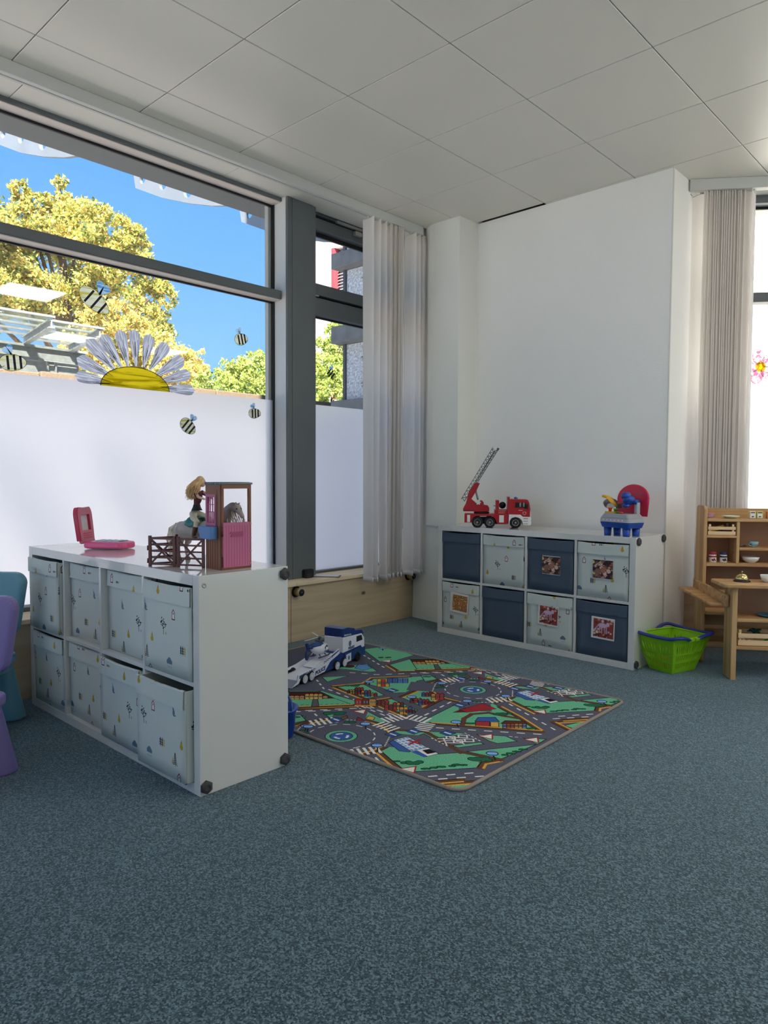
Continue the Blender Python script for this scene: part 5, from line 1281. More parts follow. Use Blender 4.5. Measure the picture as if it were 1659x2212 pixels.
w = MB().tube([(.016*math.cos(t), .0, .016*math.sin(t)) for t in [k*.3 for k in range(21)]], .0075, 8, closed=True).build('hose_reel', black, fe, loc=(X(930), 0, ZZ(1220)))
MB().cyl((0, -.03, 0), (0, .03, 0), .016, None, 18).build('reel_drum', black, w)
q = MB().bar((X(760), -.05, ZZ(1225)), (X(800), -.05, ZZ(1230)), .006, .006); q.build('nozzle', grm, fe)
fbox('roll_bar', 1015, 1057, 1390, 1055, -.074, .074)
cabp = [(X(1040), ZZ(1420)), (X(1040), ZZ(1115)), (X(1085), ZZ(1098)), (X(1385), ZZ(1105)), (X(1408), ZZ(1150)), (X(1432), ZZ(1310)), (X(1428), ZZ(1425)), (X(1300), ZZ(1425)), (X(1255), ZZ(1385))]
MB().prism(cabp, XZ, -.078, .078).build('cab', red_, fe, bevel=.004)
lowp = [(X(1040), ZZ(1380)), (X(1255), ZZ(1385)), (X(1300), ZZ(1425)), (X(1450), ZZ(1425)), (X(1455), ZZ(1560)), (X(1430), ZZ(1585)), (X(1305), ZZ(1575)), (X(1285), ZZ(1500)), (X(1240), ZZ(1450)), (X(1165), ZZ(1430)), (X(1095), ZZ(1450)), (X(1062), ZZ(1500)), (X(1055), ZZ(1565)), (X(1040), ZZ(1565))]
MB().prism(lowp, XZ, -.079, .079).build('fender', wht, fe, bevel=.002)
for sy in (-1, 1):
    MB().prism([(X(1155), ZZ(1255)), (X(1160), ZZ(1160)), (X(1352), ZZ(1160)), (X(1372), ZZ(1275)), (X(1330), ZZ(1275)), (X(1320), ZZ(1255))], XZ, sy*.0775, sy*.0792).build('side_window', dkg, fe)
    for a in (1235, 1300): MB().box(X(a), X(a+26), sy*.0792-.0006, sy*.0792+.0006, ZZ(1238), ZZ(1165)).build('window_strip', grm, fe)
    MB().box(X(1372), X(1392), sy*.086-.006, sy*.086+.006, ZZ(1290), ZZ(1190)).build('mirror', tyre, fe, bevel=.002)
    MB().box(X(1310), X(1392), sy*.0795-.0008, sy*.0795+.0008, ZZ(1465), ZZ(1448)).build('step', grm, fe); MB().box(X(1310), X(1392), sy*.0795-.0008, sy*.0795+.0008, ZZ(1512), ZZ(1500)).build('step', grm, fe); MB().box(X(1310), X(1392), sy*.0795-.0008, sy*.0795+.0008, ZZ(1560), ZZ(1548)).build('step', grm, fe)
    MB().prism([(X(1295), ZZ(1330)), (X(1358), ZZ(1330)), (X(1358), ZZ(1375)), (X(1326), ZZ(1398)), (X(1295), ZZ(1375))], XZ, sy*.078, sy*.0788).build('shield', mat('print_pink', (0, 0, 0)), fe); MB().prism([(X(1306), ZZ(1340)), (X(1347), ZZ(1340)), (X(1347), ZZ(1370)), (X(1326), ZZ(1386)), (X(1306), ZZ(1370))], XZ, sy*.0786, sy*.0792).build('shield_field', red_, fe)
    MB().box(X(1218), X(1292), sy*.0782-.0005, sy*.0782+.0005, ZZ(1308), ZZ(1300)).build('small_print', wht, fe)
MB().prism([(X(1405), ZZ(1150)), (X(1413), ZZ(1150)), (X(1437), ZZ(1300)), (X(1429), ZZ(1300))], XZ, -.070, .070).build('windscreen', dkg, fe)
MB().box(X(1430), X(1448), -.074, .074, ZZ(1428), ZZ(1320)).build('grille', wht, fe, bevel=.003); 
for k in range(3): MB().box(X(1446), X(1452), -.05, .05, ZZ(1345+k*28), ZZ(1335+k*28)).build('grille_bar', tyre, fe)
for sy in (-1, 1): MB().ball((X(1455), sy*.055, ZZ(1495)), (.004, .011, .008), 10).build('headlamp', grm, fe)
for sy in (-.04, .04): MB().lathe([(.010, 0), (.010, .008), (.006, .013), (.001, .014)], n=12).build('beacon', mat('beacon', (60, 110, 190), .2), fe, loc=(X(1180), sy, ZZ(1100)))
MB().lathe([(.050, 0), (.052, .004), (.052, .010), (.045, .012)], n=28).build('turntable', tyre, fe, loc=(X(540), 0, ZZ(1380)))
bm_ = [(190, 1320), (190, 1290), (240, 1195), (300, 960), (420, 795), (500, 805), (435, 955), (345, 1105), (440, 1185), (480, 1140), (540, 1130), (575, 1165), (580, 1215), (660, 1228), (682, 1270), (682, 1335), (395, 1345), (390, 1328)]
MB().prism([(X(a), ZZ(b_)) for a, b_ in bm_], XZ, -.046, -.034).build('boom_side', red_, fe, bevel=.002); MB().prism([(X(a), ZZ(b_)) for a, b_ in bm_], XZ, .034, .046).build('boom_side', red_, fe, bevel=.002)
fbox('boom_floor', 195, 680, 1340, 1290, -.034, .034); fbox('boom_web', 330, 350, 1190, 960, -.034, .034)
st_ = MB().lathe([(.001, .006), (.008, .006), (.010, 0)], n=12).build('winch_wheel', wht, fe, loc=(X(475), -.050, ZZ(1165))); st_.rotation_euler = (R(90), 0, 0)
q = MB()
for k in range(6): a = k*math.pi/3; q.bar((.004*math.cos(a), .004*math.sin(a), .003), (.017*math.cos(a), .017*math.sin(a), .003), .009, .006)
q.lathe([(.001, .007), (.004, .007), (.004, .004)], n=8); q.build('winch_arm', wht, st_)
for sy in (-.022, .022): MB().cyl((X(425), sy, ZZ(945)), (X(470), sy, ZZ(1120)), .0065, None, 12).build('piston', grm, fe)
def lad(x0, z0, x1, z1, h, wdt, name, n_):
    a, b_ = Vector((X(x0), 0, ZZ(z0))), Vector((X(x1), 0, ZZ(z1))); d = (b_-a).normalized(); up = Vector((-d.z, 0, d.x)); q = MB(); Y = Vector((0, 1, 0))
    for sy in (-wdt, wdt):
        q.bar(a+Y*sy, b_+Y*sy, .0046, .0046); q.bar(a+Y*sy+up*h, b_+Y*sy+up*h, .0038, .0038)
        for k in range(n_):
            p_, p2_ = a.lerp(b_, k/n_)+Y*sy, a.lerp(b_, (k+1)/n_)+Y*sy; q.bar(p_, p_.lerp(p2_, .5)+up*h, .0028, .0028); q.bar(p_.lerp(p2_, .5)+up*h, p2_, .0028, .0028)
    for k in range(n_*2+1): c = a.lerp(b_, k/(n_*2)); q.bar(c-Y*wdt, c+Y*wdt, .0026, .0026)
    return q.build(name, ladm, fe)
lad(215, 1150, 800, 165, .026, .030, 'ladder', 15); lad(330, 1000, 830, 180, .016, .022, 'ladder_extension', 13)
MB().lathe([(.001, .003), (.011, .003), (.011, -.003), (.001, -.003)], n=14).build('pulley', wht, fe, loc=(X(780), -.034, ZZ(160))).rotation_euler = (R(90), 0, 0)
MB().prism([(X(790), ZZ(140)), (X(845), ZZ(140)), (X(860), ZZ(165)), (X(820), ZZ(205)), (X(795), ZZ(190))], XZ, -.026, .026).build('ladder_head', ladm, fe, bevel=.002)

# ---- toy workbench
blu, gry2, yel_, ora, grn_, rdp = mat('royal_blue', (28, 76, 168), .3), mat('silver_grey', (168, 170, 176), .3, metal=.15), mat('toy_yellow', (236, 178, 40), .35), mat('toy_orange', (236, 96, 36), .35), mat('toy_green', (104, 172, 52), .35), mat('bench_red', (206, 36, 70), .35)
wbx = thing('toy_workbench', 'toy workbench with red arched back and blue drill on the back shelf', 'toy', (-1.850, 4.048, SH), R(-18)); wbx.scale = (1.12, 1.10, .97)
for sx in (-1, 1):
    for sy in (-1, 1): MB().lathe([(.017, 0), (.0185, .004), (.0215, .055)], n=18).build('leg', blu, wbx, loc=(sx*.064, sy*.036, 0))
def frus(x, y, x2, y2, z0, z1, r=.015): 
    a, b_ = rrect(-x, x, -y, y, r), rrect(-x2, x2, -y2, y2, r); n_ = len(a); q = MB()
    return q.add([(p_[0], p_[1], z0) for p_ in a]+[(p_[0], p_[1], z1) for p_ in b_], [tuple(range(n_))[::-1], tuple(range(n_, 2*n_))]+[(i, (i+1) % n_, n_+(i+1) % n_, n_+i) for i in range(n_)])
frus(.092, .058, .100, .066, .050, .082).build('tray', blu, wbx, bevel=.003); frus(.100, .066, .098, .064, .083, .108).build('body', gry2, wbx, bevel=.002); frus(.098, .064, .082, .052, .108, .136).build('worktop', gry2, wbx, bevel=.003)
ao = [(.094, .12), (.098, .23)]+arc((0, .225), .098, .082, 5, 175, 14)+[(-.098, .23), (-.094, .12)]
mb_ = plane_matrix((.004, .056, 0), (1, 0, .0), (0, .08, 1))
plate('backboard', ao, [], .008, rdp, wbx, mb_, bevel=.002)
MB().tube([tuple(mb_ @ Vector((x, y, -.004))) for x, y in ao], .0085, 10).build('backboard_rim', rdp, wbx)
for i in range(5):
    for j in range(5):
        if abs(i-2)+max(0, j-2) < 4: MB().lathe([(.0048, 0), (.0046, .0015), (.003, .001), (.001, .0005)], n=10).build('peg_hole', mat('hole_red', (150, 22, 48), .4), wbx).data.transform(mb_ @ Matrix.Translation((-.056+i*.028, .15+j*.030, -.0042)) @ Matrix.Rotation(R(180), 4, 'X'))
d_ = MB(); d_.tube([(.050, .012, .218), (.048, -.012, .217), (.048, -.030, .216)], [.019, .024, .020], 16); MB().ball((.049, -.004, .222), (.030, .034, .026), 16).build('drill_body', blu, wbx)
d_.build('drill_motor', blu, wbx)
MB().lathe([(.024, .0), (.026, .01), (.022, .028), (.014, .034), (.001, .035)], n=18).build('drill_cap', blu, wbx, loc=(.038, -.012, .232)); MB().lathe([(.012, 0), (.019, .006), (.020, .016), (.014, .024), (.014, .040)], n=18).build('drill_chuck', blu, wbx, loc=(.038, -.012, .172)); MB().cyl((.080, .03, .205), (.030, .03, .205), .016, None, 14).build('drill_arm', blu, wbx)
MB().box(.062, .082, .02, .045, .130, .205).build('drill_post', gry2, wbx, bevel=.003)
MB().cyl((.012, -.012, .230), (.002, -.014, .231), .005, .003, 8).build('drill_switch', grm, wbx); MB().ball((.060, -.030, .222), (.011, .005, .011), 12).build('drill_button', blu, wbx)
gg = MB().lathe([(.0005, .034), (.018, .031), (.033, .018), (.038, 0)], n=24).build('dome', None or mat('clear_dome', (214, 216, 220), .08, trans=.9), wbx, loc=(-.070, -.014, .198)); gg.rotation_euler = (R(150), R(-40), 0)
g2 = MB().lathe([(.001, .020), (.024, .016), (.038, .004), (.041, 0), (.041, -.004), (.036, -.004)], n=24).build('hood', yel_, wbx, loc=(-.063, -.010, .206)); g2.rotation_euler = (R(-25), R(42), 0)
MB().obox((-.094, -.022, .236), (.035, .03, .016), Matrix.Rotation(R(15), 3, 'Y')).build('hood_lip', yel_, wbx, bevel=.004)
MB().box(-.030, .015, .020, .030, .188, .200).build('clamp_bar', mat('taupe', (120, 112, 106), .4), wbx, bevel=.002); MB().box(-.045, -.028, .0, .03, .164, .196).build('clamp_jaw', mat('taupe', (0, 0, 0)), wbx, bevel=.002)
MB().prism(rrect(-.080, -.012, -.048, .0, .008), XY, .134, .146).build('tool_plate', yel_, wbx, bevel=.002)
def peg(x, y, z, m, h, r=.010): MB().lathe([(r*.7, 0), (r*.7, h*.55), (r, h*.6), (r, h*.95), (r*.6, h), (.001, h)], n=14).build('peg', m, wbx, loc=(x, y, z))
peg(-.055, -.030, .146, ora, .026, .012); peg(-.026, -.022, .146, grn_, .020, .011); peg(.004, -.040, .135, grn_, .012, .011); peg(.030, -.042, .135, ora, .012, .012)
lettering('logo_script', 'toolbench', .013, mat('print_pink', (0, 0, 0)), wbx, tuple(mb_ @ Vector((-.005, .262, -.0052))), (1, 0, 0), (0, .08, 1), shear=.3) if False else None
for k in range(6): MB().box(-.072+k*.026, -.066+k*.026, -.0652, -.0640, .092, .100).build('side_rib', wht, wbx)

# ---- toy police transporter
nav_, lav = mat('police_blue', (26, 52, 118), .35), mat('police_white', (226, 228, 240), .35)
pt_ = thing('toy_police_transporter', 'white and blue toy police transporter truck on the play rug', 'toy', (-2.925, 2.43, .008), R(104))
py = .066
trp = [(-.115, .004), (-.06, .024), (-.052, .058), (.10, .066), (.235, .088), (.345, .116), (.352, .088), (.262, .070), (.195, .018), (.09, .014), (.085, .040), (.05, .050), (-.025, .046), (-.045, .014), (-.06, .010)]
for sy in (-1, 1): MB().prism(trp, XZ, sy*py, sy*(py-.008)).build('trailer_side', lav, pt_, bevel=.002)
dk = [(-.055, .030), (.10, .040), (.235, .066), (.35, .082), (.35, .070), (.235, .054), (.10, .026), (-.055, .020)]
MB().prism(dk, XZ, -py+.008, py-.008).build('trailer_deck', lav, pt_, bevel=.001)
MB().prism([(-.118, .002), (-.056, .024), (-.054, .030), (-.118, .006)], XZ, -py+.002, py-.002).build('ramp', mat('ramp_grey', (120, 124, 134), .4), pt_)
MB().obox((.17, 0, .0605), (.085, .07, .004), Matrix.Rotation(R(-11), 3, 'Y')).build('pad_outline', mat('pad_white', (238, 240, 250), .3), pt_, bevel=.001)
for k in range(9): MB().obox((.135+k*.009, 0, .0535+k*.0018), (.0012, .09, .004), Matrix.Rotation(R(-11), 3, 'Y')).build('deck_rib', mat('pad_white', (0, 0, 0)), pt_)
MB().prism([(.20, .016), (.27, .062), (.36, .084), (.615, .084), (.62, .022), (.20, .012)], XZ, -py+.004, py-.004).build('chassis', nav_, pt_, bevel=.002)
for x in (.0, .062, .315, .395, .545):
    for sy in (-1, 1):
        fw = x > .5; w = MB().lathe([(.014, -.010), (.024, -.009), (.026, -.004), (.026, .008), (.020, .010)], n=24).build('wheel', tyre, pt_, loc=(x, sy*(py-.004), .026)); w.rotation_euler = (R(90), 0, 0)
        MB().lathe([(.001, .0125), (.006, .0130), (.008, .0105), (.0185, .0105), (.0215, .0125), (.022, .0105)], n=24).build('wheel_disc', tyre if fw else lav, w).rotation_euler = (0 if sy < 0 else R(180), 0, 0)
        MB().prism(arc((x, .026), .031, .031, 0, 180, 12), XZ, sy*(py+.0005), sy*(py-.012)).build('wheel_arch', tyre, pt_)
cbp = [(.385, .082), (.385, .172), (.60, .158), (.628, .128), (.630, .072), (.600, .072), (.585, .088)]
MB().prism(cbp, XZ, -py+.001, py-.001).build('cab', lav, pt_, bevel=.003)
MB().prism([(.385, .172), (.385, .222), (.44, .222), (.515, .205), (.525, .190), (.60, .180), (.628, .150), (.60, .158)], XZ, -py+.002, py-.002).build('cab_roof', nav_, pt_, bevel=.003)
MB().prism([(.49, .072), (.585, .088), (.60, .072), (.636, .074), (.636, .022), (.575, .022), (.572, .04), (.545, .058), (.515, .04), (.51, .022), (.40, .022), (.40, .078)], XZ, -py-.001, py+.001).build('cab_skirt', nav_, pt_, bevel=.002)
MB().prism([(.606, .155), (.612, .157), (.632, .128), (.628, .124)], XZ, -py+.006, py-.006).build('windscreen', dkg, pt_)
navy2 = mat('navy_print', (0, 0, 0))
for sy in (-1, 1):
    y_ = sy*(py+.0004); ex = (-sy, 0, 0)
    MB().prism([(.535, .118), (.535, .152), (.592, .150), (.604, .118)], XZ, sy*(py-.0005), sy*(py+.0006)).build('side_window', black, pt_)
    lettering('police_lettering', 'POLICE', .0205, nav_, pt_, (.475, y_, .0905), ex, (0, 0, 1), bold=.0006, shear=.15); lettering('police_lettering', 'POLICE', .030, nav_, pt_, (.150, y_+sy*.0006, .026), (ex[0], 0, -.10 if sy > 0 else .10), (0, 0, 1), bold=.0008, shear=.15)
    for (sx_, sz_, k) in ((.462, .118, 1.), (.445, .038, .72)):
        if k < 1: MB().prism([(.418, .020), (.418, .066), (.472, .068), (.472, .020)], XZ, sy*(py+.0005), sy*(py+.0022)).build('badge_panel', lav, pt_, bevel=.0006)
        yy = sy*(py+(.0026 if k < 1 else .0002)); sh2 = [(-.012, .012), (0, .019), (.012, .012), (.012, -.008), (0, -.018), (-.012, -.008)]
        MB().prism([(sx_+a*k, sz_+b_*k+.004) for a, b_ in sh2], XZ, yy, yy+sy*.0008).build('badge', navy2, pt_); MB().prism([(sx_+a*k*.62, sz_+b_*k*.62+.004) for a, b_ in sh2], XZ, yy+sy*.0008, yy+sy*.0013).build('badge_field', grm, pt_); MB().prism([(sx_+a*k*.34, sz_+b_*k*.34+.004) for a, b_ in sh2], XZ, yy+sy*.0013, yy+sy*.0017).build('badge_mark', navy2, pt_)
    for (x0, z0, x1, z1) in ((.02, .0525, .105, .0585), (.185, .0725, .262, .0885)):
        q = MB(); n_ = 8; a, b_ = Vector((x0, sy*(py+.0006), z0)), Vector((x1, sy*(py+.0006), z1)); d = (b_-a)/n_; up = Vector((0, 0, .0042))
        for k in range(n_):
            for j in range(3):
                if (k+j) % 2 == 0: p_ = a+d*k+up*(j-1.6); q.add([p_, p_+d, p_+d+up, p_+up], [(0, 1, 2, 3)])
        q.build('checker_band', nav_, pt_)
    MB().prism([(-.045, .036), (.02, .044), (.02, .057), (-.043, .053)], XZ, sy*(py+.0003), sy*(py+.001)).build('blue_stripe', mat('steel_blue', (48, 84, 124), .4), pt_); MB().prism([(.262, .083), (.335, .104), (.342, .113), (.262, .094)], XZ, sy*(py+.0003), sy*(py+.001)).build('blue_stripe', mat('steel_blue', (0, 0, 0)), pt_)
    for k in range(5): MB().box(.402+k*.016, .411+k*.016, sy*(py-.0015)-.0008, sy*(py-.0015)+.0008, .178-k*.0016, .186-k*.0016).build('roof_mark', lav, pt_)

# ---- toy police helicopter on the transporter
hl_ = thing('toy_police_helicopter', 'white and blue toy police helicopter resting on the transporter deck', 'toy', (-2.987, 2.665, .094), R(101))
q = MB(); q.tube([(-.070, 0, .060), (-.05, 0, .056), (-.015, 0, .047), (.025, 0, .043), (.050, 0, .040), (.066, 0, .036)], [.012, .024, .034, .034, .026, .008], 20, flat=1.05)
q.build('fuselage', lav, hl_, bevel=0)
q = MB(); q.tube([(-.086, 0, .075), (-.05, 0, .074), (-.02, 0, .069), (.015, 0, .066)], [.012, .022, .027, .022], 18, flat=.75); q.build('upper_shell', mat('steel_blue2', (36, 72, 128), .3), hl_)
MB().box(-.020, .030, -.016, .016, .082, .094).build('rotor_fairing', mat('gunmetal', (70, 78, 92), .4), hl_, bevel=.005)
MB().prism([(-.125, .095), (-.106, .097), (-.092, .070), (-.086, .046), (-.100, .012), (-.112, .0), (-.122, .004), (-.126, .03), (-.112, .060)], XZ, -.006, .006).build('tail_fin', nav_, hl_, bevel=.003)
MB().tube([(-.06, 0, .066), (-.105, 0, .070)], [.013, .009], 12).build('tail_boom', nav_, hl_)
MB().lathe([(.001, .009), (.016, .009), (.017, -.009), (.001, -.009)], n=18).build('tail_rotor', mat('gunmetal', (0, 0, 0)), hl_, loc=(-.104, 0, .034)).rotation_euler = (R(90), 0, 0)
MB().cyl((0, 0, .09), (0, 0, .112), .005, .004, 10).build('rotor_mast', mat('gunmetal', (0, 0, 0)), hl_); MB().lathe([(.014, 0), (.013, .006), (.006, .009), (.001, .009)], n=14).build('rotor_hub', mat('gunmetal', (0, 0, 0)), hl_, loc=(0, 0, .106))
for a in (57, 177, 297):
    b_ = MB().prism([(.010, -.0045), (.120, -.007), (.126, -.003), (.126, .004), (.120, .006), (.010, .0045)], XY, .110, .1125).build('rotor_blade', mat('blade_grey', (188, 192, 200), .3), hl_, rotz=R(a))
for sy in (-1, 1):
    MB().prism([(.012, .040), (.008, .056), (.028, .066), (.044, .056), (.044, .040)], lambda a, b_, d: (a, sy*(.0345-.010*max(0, a-.02)/.03)*.98+d*sy, b_), 0, .0012).build('cabin_window', black, hl_)
    lettering('police_lettering', 'POLICE', .0125, nav_, hl_, (.024, sy*.0352, .028), (-sy, 0, 0), (0, 0, 1), bold=.0003); MB().box(.0, .004, sy*.0348-.0005, sy*.0348+.0005, .016, .024).build('side_mark', nav_, hl_)
    MB().tube([(-.045, sy*.030, .004), (.04, sy*.030, .004), (.060, sy*.030, .010)], .0042, 8).build('skid', mat('gunmetal', (0, 0, 0)), hl_)
    for x in (-.025, .025): MB().cyl((x, sy*.030, .004), (x, sy*.018, .020), .003, None, 8).build('skid_strut', mat('gunmetal', (0, 0, 0)), hl_)

# ---- blue toy behind the shelf
bt = thing('toy_bucket', 'blue plastic toy half hidden behind the near shelf at the edge of the rug', 'toy', (-2.362, 1.88, .001), 0)
MB().lathe([(.052, 0), (.060, .006), (.074, .120), (.082, .122), (.082, .130), (.072, .130), (.058, .012), (.001, .010)], n=28).build('bucket', blu, bt)
MB().tube([(.079*math.cos(R(t)), .02*math.sin(R(t)), .13+.055*math.sin(R(t))) for t in range(0, 181, 15)], .005, 8).build('handle', blu, bt)

# ---- shopping basket
lime, bbl = mat('lime_plastic', (140, 200, 28), .4, spec=.4), mat('handle_blue', (38, 52, 140), .4)
sbk = thing('shopping_basket', 'lime green toy shopping basket with blue handles beside the back shelf', 'basket', (-1.573, 4.148, 0), R(-17))
BX, BY, TX_, TY_, BH_ = .078, .098, .134, .158, .205
def slots(wb, wt, n_, rows):
    out = []
    for r_, (v0, v1) in enumerate(rows):
        for k in range(n_):
            f0 = (k+.5)/n_-.5; vm = (v0+v1)/2; o = []
            for v, hw in ((v0, .0012), (v0+(v1-v0)*.3, .0040), (vm, .0048), (v0+(v1-v0)*.7, .0040), (v1, .0012)):
                w = (wb+(wt-wb)*v/BH_)*.84; o.append((f0*w, v, hw*w/wb*.75))
            out.append([(x-h, v) for x, v, h in o]+[(x+h, v) for x, v, h in o[::-1]])
    return out
ROWS = ((.022, .062), (.070, .110), (.118, .172))
for nm, wb, wt, n_, off_b, off_t, ang in (('front', BX, TX_, 10, BY, TY_, 0), ('back', BX, TX_, 10, BY, TY_, 180), ('side', BY, TY_, 13, BX, TX_, 90), ('side', BY, TY_, 13, BX, TX_, -90)):
    m_ = Matrix.Rotation(R(ang), 4, 'Z') @ plane_matrix((0, -off_b, .004), (1, 0, 0), (0, -(off_t-off_b), BH_))
    plate(nm+'_wall', [(-wb, 0), (wb, 0), (wt, BH_), (-wt, BH_)], slots(2*wb, 2*wt, n_, ROWS), .003, lime, sbk, m_)
MB().box(-BX, BX, -BY, BY, .001, .006).build('base', lime, sbk, bevel=.001)
for z, k in ((.066, .32), (.114, .55)):
    a, b_ = BX+(TX_-BX)*k+.001, BY+(TY_-BY)*k+.001; MB().tube([(-a, -b_, z), (a, -b_, z), (a, b_, z), (-a, b_, z)], .0022, 6, closed=True).build('rib', lime, sbk)
MB().tube([(x*TX_/.1, y*TY_/.1, BH_+.001) for x, y in rrect(-.1, .1, -.1, .1, .02)], .006, 8, closed=True).build('rim', lime, sbk)
for sy in (-1, 1):
    for sx in (-1, 1): MB().box(sx*TX_-.012+sx*.008, sx*TX_+.012+sx*.008, sy*.030-.022, sy*.030+.022, BH_-.012, BH_+.004).build('handle_lug', lime, sbk, bevel=.002)
    pth = [(-.142, sy*.035, .200), (-.150, sy*.070, .214), (-.160, sy*.120, .224), (-.150, sy*.160, .226), (-.120, sy*.173, .218), (-.04, sy*.173, .212), (.04, sy*.173, .212), (.120, sy*.173, .216), (.150, sy*.160, .226), (.160, sy*.120, .224), (.150, sy*.070, .214), (.142, sy*.035, .200)]
    sm_ = [pth[0]]
    for a, b_ in zip(pth[:-1], pth[1:]): sm_ += [tuple(a[i]*.75+b_[i]*.25 for i in range(3)), tuple(a[i]*.25+b_[i]*.75 for i in range(3))]
    MB().tube(sm_+[pth[-1]], .0125, 10, flat=.75).build('handle', bbl, sbk)
MB().prism(rrect(-.052, .052, -.065, .065, .012), XY, 0, .072).build('inner', mat('basket_board', (200, 170, 60), .6), thing('toy_box', 'yellow toy carton lying inside the lime basket', 'toy', (-1.585, 4.155, .0065), R(-30)), bevel=.004)
kl = kids(bpy.data.objects['toy_box'])[0]; kl.name = 'carton'
MB().box(-.048, .048, -.0655, -.0648, .012, .060).build('carton_label', mat('label_orange', (214, 120, 50), .6), bpy.data.objects['toy_box'])

# ---- wooden toy shop, parallel to the right window wall
KO = (-1.544, 4.548); KA = math.atan2(.588, .809)
pine = wood('pine_upright', (206, 168, 120), (176, 130, 84), axis=2, grain=30, kscale=7); pine2 = wood('pine_lengthwise', (206, 168, 120), (178, 134, 88), axis=0, grain=30, kscale=7); ply = mat('plywood_back', (170, 126, 94), .6, var=(12, .06)); birch = wood('birch', (238, 208, 164), (226, 192, 146), axis=0, grain=24, knots=False)
ks = thing('toy_shop', 'pine toy shop with back shelves, counter and side ledge at the right edge', 'shelf', (*KO, 0), KA)
F = lambda n_: -n_                                   # local y runs to the wall, n towards the room
def kb_(name, u0, u1, n0, n1, z0, z1, m=pine2, bv=.003): return MB().box(u0, u1, -n1, -n0, z0, z1).build(name, m, ks, bevel=bv)
UR = 1.16
o = rrect(-.15, .0, 0, .948, .03, 5)
for u in (-.052, UR): MB().prism([(y, z) for y, z in o if True], lambda a, b_, d: (d, a, b_), u, u+.020).build('upright', pine, ks, bevel=.004)
kb_('back_panel', -.032, UR, .002, .008, .30, .855, ply, .0); kb_('top_rail', -.032, UR, .002, .020, .858, .930, pine2)
kb_('top_shelf', -.032, UR, .008, .15, .855, .873); kb_('low_shelf', -.032, UR, .008, .15, .588, .607)
for u in (.136, .55, .86): kb_('divider', u, u+.018, .008, .146, .607, .855, pine)
kb_('crate_shelf', -.032, .136, .008, .148, .758, .772); kb_('mid_shelf', .154, .55, .008, .146, .684, .701)
for z0, z1 in ((.36, .43), (.10, .19), (.21, .31)): kb_('lower_board', -.032, UR, .010, .024, z0, z1, pine2)
kb_('bottom_shelf', -.032, UR, .02, .17, .30, .318); kb_('stretcher', -.032, UR, .12, .15, .10, .13)
# counter
MB().prism(rrect(-.052, UR+.1, -.52, -.285, .020, 4), XY, .512, .534).build('counter_top', pine2, ks, bevel=.005)
for u in (.0, UR-.02): kb_('counter_leg', u, u+.028, .375, .500, 0, .512, pine)
kb_('counter_back', .03, UR-.03, .300, .308, .16, .50, ply, 0); kb_('counter_shelf', .03, UR-.02, .305, .49, .322, .340); kb_('counter_rail', .03, UR-.02, .30, .33, .255, .322); kb_('counter_shelf', .03, UR-.02, .305, .49, .168, .186)
kb_('shelf_bracket', .03, .055, .44, .47, .465, .512, ply, .001)
# side rail and ledge joining the back upright to the counter leg
ra, rb = Vector((-.062, -.020, .462)), Vector((-.012, -.462, .432)); d_ = (rb-ra)
q = MB(); up = Vector((0, 0, 1)); q.bar(ra, rb, .016, .072, up=up); q.build('side_rail', pine2, ks, bevel=.006)
q = MB(); a, b_ = ra+Vector((-.050, .0, -.026)), rb+Vector((-.042, .030, -.026)); q.bar(a, b_, .085, .016, up=up); q.build('side_ledge', pine2, ks, bevel=.004)
for p_ in (ra.lerp(rb, .06), ra.lerp(rb, .12), ra.lerp(rb, .90), ra.lerp(rb, .97)):
    MB().lathe([(.001, .003), (.0045, .0025), (.006, 0)], n=10).build('screw', gold, ks, loc=(p_.x-.010, p_.y, p_.z+.018)).rotation_euler = (0, R(-90), 0)
for u, n_, z in ((-.0005, .40, .49), (-.0005, .47, .49), (-.0005, .40, .20), (-.0005, .46, .19)):
    MB().lathe([(.001, .003), (.004, .0025), (.0055, 0)], n=10).build('screw', gold, ks, loc=(u, -n_, z)).rotation_euler = (0, R(-90), 0)
for n_, z in ((.05, .30), (.10, .29)): MB().lathe([(.001, .003), (.004, .0025), (.0055, 0)], n=10).build('screw', gold, ks, loc=(-.0525, -n_, z)).rotation_euler = (0, R(-90), 0)

def K(u, n_, z): return (KO[0]+.809*u+.588*n_, KO[1]+.588*u-.809*n_, z)
def crate(label, u0, u1, n0, n1, z0, h, cat='crate'):
    c = thing('wooden_crate', label, cat, K((u0+u1)/2, (n0+n1)/2, z0), KA, 'small slatted crates'); w, d = (u1-u0)/2, (n1-n0)/2
    for k, (a, b_) in enumerate(((.0, .42), (.56, .92))):
        for sy in (-1, 1): MB().box(-w, w, sy*d-.003, sy*d+.003, h*a+.002, h*b_).build('slat', birch, c, bevel=.001)
        for sx in (-1, 1): MB().box(sx*(w-.004)-.003, sx*(w-.004)+.003, -d+.003, d-.003, h*a+.002, h*b_).build('slat', birch, c, bevel=.001)
    for sx in (-1, 1):
        for sy in (-1, 1): MB().box(sx*(w-.012)-.006, sx*(w-.012)+.006, sy*(d-.008)-.005, sy*(d-.008)+.005, .002, h*1.18).build('corner_post', birch, c, bevel=.001)
    MB().box(-w+.004, w-.004, -d+.003, d-.003, 0, .004).build('base', birch, c); return c
crate('slatted crate holding wooden food on the upper left shelf of the toy shop', -.026, .130, .03, .142, .773, .056)
crate('slatted crate with green toy vegetables under the toy shop counter', .045, .33, .33, .47, .187, .075)
chz = thing('toy_cheese', 'yellow wooden cheese wedge in the upper crate', 'toy food', K(.035, .085, .790), KA+R(10)); MB().prism([(-.04, 0), (.04, .018), (.042, .044), (-.038, .026)], XZ, -.02, .02).build('wedge', yel_, chz, bevel=.003)
